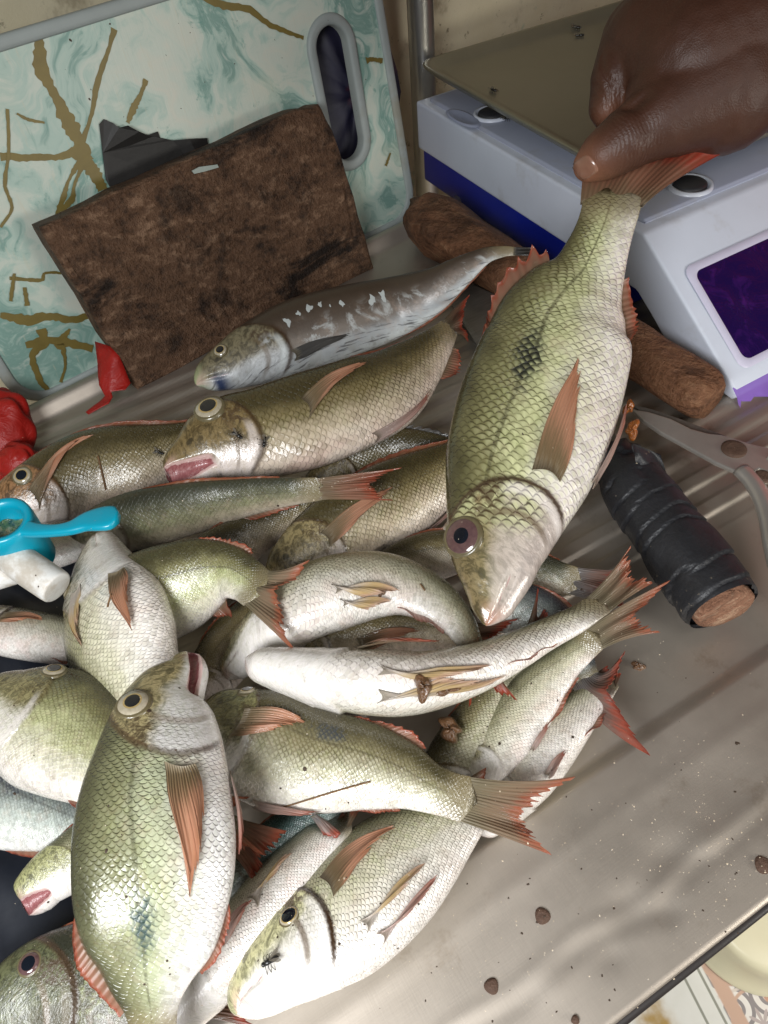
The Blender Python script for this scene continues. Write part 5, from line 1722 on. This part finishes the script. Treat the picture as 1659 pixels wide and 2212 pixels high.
# 32 smooth slate fish at the back
f = Fish('slate_fish', 'smooth slate brown fish with white spotted flank in front of the wooden block',
         [(424, 832, 12), (432, 824, 22), (452, 812, 36), (490, 794, 50), (540, 770, 64), (640, 727, 77), (750, 693, 74), (850, 664, 64), (930, 630, 48, .060), (1000, 583, 30, .078), (1050, 552, 17, .088), (1090, 543, 11, .090), (1112, 543, 9, .088)],
         fm('slate', shift=.12, patch=1.0, pal='slate', seed=32, contrast=.5, green=.0, stain=.22, pink=.0, smooth_skin=True, headcol=(.13, .11, .06), lateral=0, gill_dark=.7, rough=.40, edge=(.05, .045, .04)), 1, [-6, -10, -12, -4], h=(.040, .046), r=.55)
f.eye(.10, 48, .02)
f.lay_fin('pectoral_fin', 'slate', .27, 112, 132, .20, 118, spread=10, lift=.04, seed=53)
f.edge_fin('anal_fin', 'olive', .55, .90, .12, ventral=True, lean=1.4, seed=54)
f.edge_fin('dorsal_fin', 'slate', .35, .88, .06, lean=1.5, seed=55)
f.tail('slate', up=(1150, 536), fork=(1146, 544), low=(1160, 552), h=.086, seed=56)
SLATE = f
# white spots along its flank
WSPOT = simple_mat('white_slime_spot', (.42, .45, .44), .3, 0, .2, 200)
VV, FF = [], []
for (s_, d_, r_) in [(.300, 70, .0042), (.338, 63, .0024), (.372, 60, .0038), (.405, 58, .0028), (.43, 66, .0014), (.465, 68, .0032), (.55, 74, .005), (.59, 70, .006)]:
    base_i = len(VV); n = 14
    VV.append(f.S(s_, math.radians(d_), .0005))
    for k in range(n):
        an = 2 * math.pi * k / n
        VV.append(f.S(s_ + r_ * (.75 + .3 * math.sin(2 * an + s_ * 40) + .16 * math.sin(3 * an + s_ * 90)) * math.cos(an) / f.L, math.radians(d_) + r_ * (.8 + .35 * math.sin(3 * an + s_ * 70)) * math.sin(an) / .026, .0002))
    FF += [(base_i, base_i + 1 + k, base_i + 1 + (k + 1) % n) for k in range(n)]
mesh_obj('white_spots', VV, FF, WSPOT, f.root)

# ------------------------------------------------------------------ the person: gripping hand, forearm, red shirt
def skin_mat():
    t = NT('dark_brown_skin')
    pale = t.attr('pale')
    o = t.obj()
    n = t.noise(o, 60, 5, .65); n2 = t.noise(o, 700, 3, .6)
    col = t.mix(n, (.042, .0155, .0085), (.072, .026, .0138))
    col = t.mix(t.m('MULTIPLY', t.ss(n2, .5, .7), .35), col, (.045, .018, .010))
    col = t.mix(t.m('MULTIPLY', pale, t.ss(n, .1, .6, .75, 1.0)), col, (.30, .125, .070))
    cre = t.attr('crease')
    w = t.m('SINE', t.m('ADD', t.m('MULTIPLY', t.xyz(o)[0], 2600), t.m('MULTIPLY', t.noise(o, 120, 3), 14)))
    big = t.noise(t.mapv(o, (1, 2.2, 1), rot=(0, 0, .6)), 34, 3, .5)
    hgt = t.m('ADD', t.m('ADD', t.m('MULTIPLY', t.m('MULTIPLY', w, cre), .7), t.m('MULTIPLY', big, 3.0)), t.m('ADD', t.m('MULTIPLY', n2, .5), t.m('MULTIPLY', t.voro(o, 900), .4)))
    t.set(color=col, rough=t.m('SUBTRACT', .50, t.m('MULTIPLY', cre, .14)), spec=.45, normal=t.bump(hgt, .0009, .4))
    return t.mat


tb = P(1326, 400, .189)
zt = depth(tb)


def blob_mesh(caps, voxel, smooth_it):
    """continuous surface from tapered capsules: each is (p0, r0, p1, r1)"""
    bm = bmesh.new()
    for p0, r0, p1, r1 in caps:
        p0, p1 = np.array(p0), np.array(p1)
        L = np.linalg.norm(p1 - p0)
        k = max(2, int(L / (min(r0, r1) * .35)) + 1)
        for i in range(k + 1):
            f_ = i / k
            c = p0 + (p1 - p0) * f_; r = r0 + (r1 - r0) * f_
            bmesh.ops.create_icosphere(bm, subdivisions=3, radius=r, matrix=Matrix.Translation(c.tolist()))
    me = bpy.data.meshes.new('tmp'); bm.to_mesh(me); bm.free()
    o = bpy.data.objects.new('tmp', me); COL.objects.link(o)
    md = o.modifiers.new('r', 'REMESH'); md.mode = 'VOXEL'; md.voxel_size = voxel
    sm = o.modifiers.new('s', 'SMOOTH'); sm.factor = .5; sm.iterations = smooth_it
    dg = bpy.context.evaluated_depsgraph_get()
    m2 = o.evaluated_get(dg).to_mesh()
    V = np.array([v.co[:] for v in m2.vertices]); Fc = [tuple(p.vertices) for p in m2.polygons]
    bpy.data.objects.remove(o); bpy.data.meshes.remove(me)
    return V, Fc


def Q(u, v, dz, r):
    z = zt + dz
    return PZ(u, v, z), r * z / F


def cap(a, b):
    (p0, r0), (p1, r1) = Q(*a), Q(*b)
    return (p0, r0, p1, r1)


hand_caps = [
    # back of the hand: broad web between thumb and forefinger bones, wrist to the upper right
    cap((1412, 92, -.008, 104), (1500, 140, -.018, 150)),
    cap((1500, 140, -.018, 150), (1640, 98, -.012, 178)),
    cap((1440, 205, -.022, 86), (1560, 190, -.020, 136)),
    cap((1640, 98, -.012, 178), (1840, 10, .000, 170)),
    cap((1460, 255, -.018, 78), (1600, 176, -.014, 116)),
    # forefinger: knuckle, bent joint, tip curling under the tail
    cap((1392, 88, .004, 92), (1330, 172, .000, 54)),
    cap((1330, 172, .000, 52), (1312, 232, .006, 40)),
    cap((1312, 232, .006, 40), (1352, 300, .028, 34)),
    cap((1352, 300, .028, 34), (1385, 350, .026, 29)),
    # thumb: base mound, first bone, last bone flattened over the fin
    cap((1530, 200, -.026, 112), (1424, 258, -.026, 80)),
    cap((1424, 258, -.026, 80), (1356, 300, -.022, 62)),
    cap((1356, 300, -.024, 66), (1306, 333, -.020, 53)),
    cap((1306, 333, -.020, 53), (1274, 356, -.014, 36)),
    # the other three fingers wrapped beneath
    cap((1450, 60, .030, 84), (1385, 150, .044, 46)), cap((1385, 150, .044, 46), (1372, 232, .048, 40)), cap((1372, 232, .048, 40), (1420, 320, .036, 34)),
    cap((1520, 40, .044, 84), (1440, 130, .062, 44)), cap((1440, 130, .062, 44), (1432, 222, .060, 38)), cap((1432, 222, .060, 38), (1470, 306, .042, 32)),
    cap((1590, 30, .056, 80), (1510, 120, .072, 40)), cap((1510, 120, .072, 40), (1500, 206, .068, 35)), cap((1500, 206, .068, 35), (1528, 280, .046, 29)),
]
# forearm and torso outside the right edge of the picture
wr, rw = Q(1840, 20, .0, 150)
hand_caps += [(wr, rw, wr + np.array([.17, .05, .06]), .040), (wr + np.array([.17, .05, .06]), .040, wr + np.array([.36, .10, .16]), .050)]
V, Fc = blob_mesh(hand_caps, .0020, 4)
tipp, _ = Q(1268, 362, -.014, 1)
midp, _ = Q(1316, 328, -.02, 1)
crk, _ = Q(1322, 262, -.004, 1)
wr1, _ = Q(1352, 318, -.03, 1)
# pull a fold between thumb and forefinger
fold = [Q(1296, 284, -.012, 1)[0], Q(1330, 262, -.016, 1)[0], Q(1368, 238, -.026, 1)[0], Q(1395, 222, -.034, 1)[0]]
fold = catmull(np.array(fold), 30)
fd = np.min(np.linalg.norm(V[:, None, :] - fold[None], axis=2), axis=1)
V = V + np.outer(np.exp(-(fd / .0042) ** 2) * .0042, FWD)
joint = catmull(np.array([Q(1330, 300, -.03, 1)[0], Q(1352, 322, -.036, 1)[0], Q(1376, 346, -.03, 1)[0]]), 20)
jd = np.min(np.linalg.norm(V[:, None, :] - joint[None], axis=2), axis=1)
V = V + np.outer(np.exp(-(jd / .003) ** 2) * .0013, FWD)
def press(pts, w, dz):
    global V
    cv = catmull(np.array([Q(u, v, d, 1)[0] for u, v, d in pts]), 24)
    dd = np.min(np.linalg.norm(V[:, None, :] - cv[None], axis=2), axis=1)
    V = V + np.outer(np.exp(-(dd / w) ** 2) * dz, FWD)


for k in range(4):      # skin folds over the thumb joint and beside the bent forefinger
    press([(1322 + 13 * k, 268 + 4 * k, -.048), (1338 + 12 * k, 306 + 3 * k, -.052), (1362 + 10 * k, 338 + 1 * k, -.046)], .0020, .0019)
for k in range(3):
    press([(1292 + 10 * k, 110 + 12 * k, -.010), (1304 + 9 * k, 160 + 10 * k, -.014), (1326 + 7 * k, 205 + 7 * k, -.020)], .0020, .0017)
press([(1300, 278, -.020), (1334, 256, -.030), (1372, 226, -.042), (1392, 206, -.046)], .0052, .0042)
d0 = np.linalg.norm(V - tipp, axis=1); d1 = np.linalg.norm(V - midp, axis=1); d2 = np.linalg.norm(V - crk, axis=1)
edge_pts = catmull(np.array([Q(1246, 366, -.004, 1)[0], Q(1262, 322, -.006, 1)[0], Q(1300, 285, -.008, 1)[0], Q(1345, 255, -.02, 1)[0]]), 30)
ed_ = np.min(np.linalg.norm(V[:, None, :] - edge_pts[None], axis=2), axis=1)
pale = np.clip(np.exp(-(d0 / .018) ** 2) * 1.0 + np.exp(-(ed_ / .010) ** 2) * .75 + np.exp(-(d2 / .014) ** 2) * .55, 0, 1)
jc = Q(1365, 305, -.03, 1)[0]; ic = Q(1300, 200, -.01, 1)[0]
crease = np.clip(np.exp(-(np.linalg.norm(V - jc, axis=1) / .016) ** 2) + .7 * np.exp(-(np.linalg.norm(V - ic, axis=1) / .014) ** 2), 0, 1)
person = thing('person', 'hand and forearm of a dark skinned person in red gripping the held fish', 'person', tb)
SKIN = skin_mat()
mesh_obj('body', V, Fc, SKIN, person, attrs=dict(pale=pale, crease=crease))
# thumbnail
NAIL = NT('thumbnail'); NAIL.set(color=NAIL.mix(NAIL.noise(NAIL.obj(), 160, 3), (.19, .085, .055), (.29, .15, .10)), rough=.25, coat=.4); NAIL = NAIL.mat
from mathutils.bvhtree import BVHTree
hb_ = BVHTree.FromPolygons([Vector(p) for p in V.tolist()], Fc)
nc, nu_ax, nv_ax = np.array([1264, 362.]), unit([-34, 22]), unit([26, 34])
VV = []
gn = 12
for i in range(gn):
    for j in range(gn):
        a_, b2 = (i / (gn - 1) * 2 - 1), (j / (gn - 1) * 2 - 1)
        # rounded outline
        x_ = a_ * math.sqrt(1 - abs(b2) ** 4 / 3); y_ = b2 * math.sqrt(1 - abs(a_) ** 4 / 3)
        px = nc + nu_ax * x_ * 25 + nv_ax * y_ * 25
        d = unit(ray(*px))
        loc, nrm, idx, dist = hb_.ray_cast(Vector(CAM.tolist()), Vector(d.tolist()))
        if loc is None: p = VV[-1] if VV else tipp
        else: p = np.array(loc) + np.array(nrm) * (.0009 if max(abs(a_), abs(b2)) < .99 else -.0006)
        VV.append(p)
mesh_obj('thumbnail', VV, grid_faces(gn, gn), NAIL, person)
# red shirt: sleeve and side of the body standing right of the table
SHIRT = NT('red_cotton'); n = SHIRT.noise(SHIRT.obj(), 14, 4); SHIRT.set(color=SHIRT.mix(n, (.50, .022, .014), (.66, .04, .025)), rough=.85, normal=SHIRT.bump(n, .01, .5)); SHIRT = SHIRT.mat
e_ = wr + np.array([.36, .10, .16])
torso = np.array([1.10, .46, 0])
VS, FS = blob_mesh([(e_ - np.array([.06, .016, .03]), .066, e_ + np.array([.07, -.06, .12]), .085), (e_ + np.array([.07, -.06, .12]), .085, torso + np.array([0, 0, .72]), .13),
                    (torso + np.array([0, -.06, .68]), .15, torso + np.array([0, -.08, -.2]), .17), (torso + np.array([0, .14, .68]), .15, torso + np.array([0, .14, -.2]), .17)], .012, 6)
mesh_obj('shirt', VS, FS, SHIRT, person)

# ------------------------------------------------------------------ little things on the surfaces
bpy.context.view_layer.update()
dg = bpy.context.evaluated_depsgraph_get()


def look(u, v):
    d = unit(ray(u, v))
    ok, loc, nrm, idx, ob, mt = scene.ray_cast(dg, Vector(CAM.tolist()), Vector(d.tolist()))
    return (np.array(loc), np.array(nrm), ob) if ok else (None, None, None)


FLYB = simple_mat('fly_body', (.012, .011, .010), .35, 0, .4, 900, 0, coat=.3)
t = NT('fly_wing'); t.set(color=(.16, .14, .11), rough=.25, alpha=.55); FLYW = t.mat


def ell(c, ax, rx, up_, ry, rz, n=10, m=8):
    sd = np.cross(up_, ax)
    V = []
    for i in range(m + 1):
        th = math.pi * i / m
        for k in range(n):
            an = 2 * math.pi * k / n
            V.append(c + ax * math.cos(th) * rx + sd * math.sin(th) * math.cos(an) * ry + up_ * math.sin(th) * math.sin(an) * rz)
    return V, grid_faces(m + 1, n, True)


def fly(u, v, ang, label, size=1.0):
    p, n_, ob = look(u, v)
    if p is None: return
    n_ = unit(n_)
    if n_.dot(CAM - p) < 0: n_ = -n_
    ax = unit(RIGHT * math.cos(ang) + DOWN * math.sin(ang)); ax = unit(ax - n_ * ax.dot(n_)); sd = np.cross(n_, ax)
    s_ = .0036 * size
    root = thing('fly', label, 'fly', p, 'flies on the fish and equipment')
    c = p + n_ * s_ * .45
    mesh_obj('body', *join(ell(c + ax * s_ * .95, ax, s_ * .28, n_, s_ * .34, s_ * .30), ell(c + ax * s_ * .35, ax, s_ * .52, n_, s_ * .38, s_ * .36), ell(c - ax * s_ * .55, ax, s_ * .75, n_, s_ * .40, s_ * .34)), FLYB, root)
    for sg in (1, -1):
        w = unit(-ax * .9 + sd * sg * .45)
        q = np.cross(n_, w)
        pts = [c + n_ * s_ * .3 + w * s_ * l_ + q * s_ * o_ for l_, o_ in [(.0, 0), (.5, .22), (1.2, .36), (1.7, .2), (1.75, 0), (1.3, -.2), (.6, -.12)]]
        vv, f_ = extrude_poly(pts, n_ * s_ * .04); mesh_obj('wing', vv, f_, FLYW, root, smooth=False)
    for sg in (1, -1):
        for l_ in (.7, .3, -.1):
            b0 = c + ax * s_ * l_; b1 = b0 + sd * sg * s_ * .7 + n_ * s_ * .1; b2 = b1 + sd * sg * s_ * .45 - n_ * s_ * .6 + ax * s_ * (l_ - .3) * .5
            vv, f_ = tube([b0, b1, b2], s_ * .05, 5); mesh_obj('leg', vv, f_, FLYB, root)


fly(512, 941, .5, 'fly on the cheek of the open mouthed fish, nearer its eye')
fly(569, 956, 1.9, 'fly on the gill cover edge of the open mouthed fish')
fly(586, 2078, 2.6, 'fly on the snout of the bright pale fish at the bottom', 1.0)
fly(343, 978, .3, 'fly by the upper lip of the open mouthed fish', .9)
fly(1245, 62, .2, 'upper of two flies close together on the steel pan', 1.3)
fly(1252, 80, .1, 'lower of two flies close together on the steel pan', 1.3)
fly(1093, 259, .1, 'fly at the pan edge above the blue grey scale top', 1.3)
fly(1066, 198, 1.1, 'fly near the left corner area of the steel pan, alone', 1.2)

# gut scraps
t = NT('gut_brown'); n = t.noise(t.obj(), 130, 5, .7); t.set(color=t.mix(n, (.05, .022, .010), (.20, .10, .045)), rough=.2, coat=.6, normal=t.bump(n, .003, .8)); GUT = t.mat
t = NT('gut_orange'); n = t.noise(t.obj(), 130, 5, .7); t.set(color=t.mix(n, (.26, .07, .012), (.46, .15, .03)), rough=.15, coat=.8, normal=t.bump(n, .003, .8)); GUTO = t.mat


def scrap(name, u, v, ru, rv, hgt, mat, label, cat, seed=0, rot=0.0, z=None):
    r = np.random.default_rng(seed)
    if z is None:
        p, n_, ob = look(u, v)
        if p is None: return
        n_ = unit(n_); 
        if n_.dot(CAM - p) < 0: n_ = -n_
    else:
        p = P(u, v, z); n_ = unit(CAM - p)
    k = depth(p) / F
    e1_ = unit(RIGHT * math.cos(rot) + DOWN * math.sin(rot)); e1_ = unit(e1_ - n_ * e1_.dot(n_)); e2_ = np.cross(n_, e1_)
    ph = r.uniform(0, 6.28, 5)
    V = []; nu_, nv2 = 9, 26
    for i in range(nu_):
        q = i / (nu_ - 1)
        for j in range(nv2):
            an = 2 * math.pi * j / nv2
            w = 1 + .26 * math.sin(2 * an + ph[0]) + .16 * math.sin(3 * an + ph[1]) + .12 * math.sin(5 * an + ph[2])
            hz = hgt * (1 - q * q) ** .5 * (1 + .3 * math.sin(4 * an + ph[3] + q * 5)) if q < 1 else -.0008
            V.append(p + e1_ * math.cos(an) * ru * k * w * max(q, .01) + e2_ * math.sin(an) * rv * k * w * max(q, .01) + n_ * hz)
    return setp(mesh_obj(name, V, grid_faces(nu_, nv2, True) + [tuple(range(nv2))], mat), label, cat)


scrap('gut_scrap', 914, 1484, 20, 26, .004, GUT, 'brown gut lump on the slender belly up fish, end of its yellow fins', 'gut scrap', 1, .4)
scrap('gut_smear', 968, 1492, 26, 9, .0012, GUT, 'thin brown gut smear trailing along the slender belly up fish', 'gut scrap', 2, -.3)
scrap('gut_scrap', 824, 1281, 8, 9, .002, GUT, 'small dark red vent scrap on the belly of the arched fish', 'gut scrap', 3)
scrap('gut_scrap', 1358, 880, 12, 14, .004, GUTO, 'orange gut lump at the tip of the scissors', 'gut scrap', 4, 0, .035)
scrap('gut_scrap', 1366, 928, 16, 18, .005, GUTO, 'larger orange gut lump below the scissors tip beside the held fish', 'gut scrap', 5, 0, .050)
scrap('gut_scrap', 1378, 1440, 14, 10, .003, GUT, 'brown gut shred on the steel right of the drooping tail', 'gut scrap', 6, 0)
scrap('gut_scrap', 972, 1575, 30, 20, .006, GUT, 'dark red gut clump in the gap below the slender belly up fish', 'gut scrap', 7, .6, .04)

# twigs and straw
TWIG = simple_mat('dry_twig', (.16, .085, .035), .7, 0, .3, 200)
for (pts, r_, lab) in [([(612, 1742), (680, 1722), (745, 1703), (800, 1688)], 1.9, 'long thin dry twig lying on the belly of the side on fish'),
                       ([(212, 985), (218, 1010), (224, 1035), (229, 1058)], 2.2, 'short dark twig on the tan fish under the turquoise tool'),
                       ([(907, 1263), (912, 1270), (917, 1277)], 1.8, 'tiny black splinter on the back of the arched fish'),
                       ([(240, 1286), (237, 1300), (234, 1312)], 2.0, 'tiny dark splinter on the blunt nosed pale fish')]:
    q = []
    for u, v in pts:
        p, n_, ob = look(u, v)
        if p is not None:
            n_ = n_ if n_.dot(CAM - p) > 0 else -n_
            q.append(p + n_ * .0008)
    if len(q) > 1:
        q = np.array(q); v, f_ = tube(catmull(q, 24), r_ * depth(q[0]) / F, 7)
        setp(mesh_obj('twig', v, f_, TWIG), lab, 'twig')
p, n_, ob = look(440, 364)
if p is not None:
    v, f_ = extrude_poly([onboard(u, q_, 0) + (p - onboard(440, 364, 0)) + BN * .002 for u, q_ in [(413, 368), (428, 360), (465, 355), (468, 361), (440, 369), (418, 374)]], BN * .0012)
    setp(mesh_obj('leaf_scrap', v, f_, simple_mat('grey_leaf', (.26, .30, .27), .5), smooth=False), 'small grey green sliver lying on the face of the wooden block', 'scrap')

# loose scales and crumbs strewn over everything: uncountable
CH = NT('loose_scale_flecks'); CH.set(color=CH.mix(CH.noise(CH.obj(), 400, 2), (.72, .66, .54), (.50, .36, .22)), rough=.3, coat=.5); CH = CH.mat
DK = simple_mat('dirt_crumbs', (.045, .026, .014), .7, 0, .4, 400)


def flecks(name, spots, mat, label, cat, smin, smax, seed):
    r = np.random.default_rng(seed)
    V, Fc = [], []
    for u, v in spots:
        p, n_, ob = look(u, v)
        if p is None or (ob is not None and ob.name.startswith(('wall', 'floor', 'plastic_basin'))): continue
        n_ = unit(n_); n_ = n_ if n_.dot(CAM - p) > 0 else -n_
        a_ = unit(np.cross(n_, r.normal(size=3))); c_ = np.cross(n_, a_)
        s_ = r.uniform(smin, smax) * (1 if r.random() < .85 else 1.7); asp = r.uniform(.45, 1)
        i0 = len(V); m_ = 6
        V.append(p + n_ * s_ * .45)
        for k in range(m_):
            an = 2 * math.pi * k / m_; w = r.uniform(.7, 1.2)
            V.append(p + a_ * math.cos(an) * s_ * w + c_ * math.sin(an) * s_ * asp * w + n_ * s_ * .06)
        Fc += [(i0, i0 + 1 + k, i0 + 1 + (k + 1) % m_) for k in range(m_)]
    return setp(mesh_obj(name, V, Fc, mat), label, cat, kind='stuff')


r_ = np.random.default_rng(21)
sp = list(zip(r_.uniform(1030, 1659, 220), r_.uniform(1380, 2212, 220)))
sp += list(zip(r_.normal(1520, 90, 150), r_.normal(1830, 90, 150)))
sp += list(zip(r_.uniform(20, 1400, 260), r_.uniform(900, 2200, 260)))
sp += list(zip(r_.normal(780, 60, 50), r_.normal(1045, 25, 50))) + list(zip(r_.normal(640, 40, 30), r_.normal(1320, 60, 30))) + list(zip(r_.normal(1330, 40, 40), r_.normal(1330, 60, 40)))
flecks('scale_flecks', sp, CH, 'loose fish scales and pale crumbs strewn over the steel and fish', 'fish scales', .00018, .00042, 5)
sp = list(zip(r_.uniform(1050, 1659, 60), r_.uniform(1450, 2212, 60))) + list(zip(r_.uniform(20, 1300, 110), r_.uniform(900, 2200, 110))) + list(zip(r_.uniform(100, 800, 25), r_.uniform(30, 300, 25)))
flecks('dirt_crumbs', sp, DK, 'dark dirt crumbs scattered over the steel and fish', 'dirt', .0003, .0009, 6)
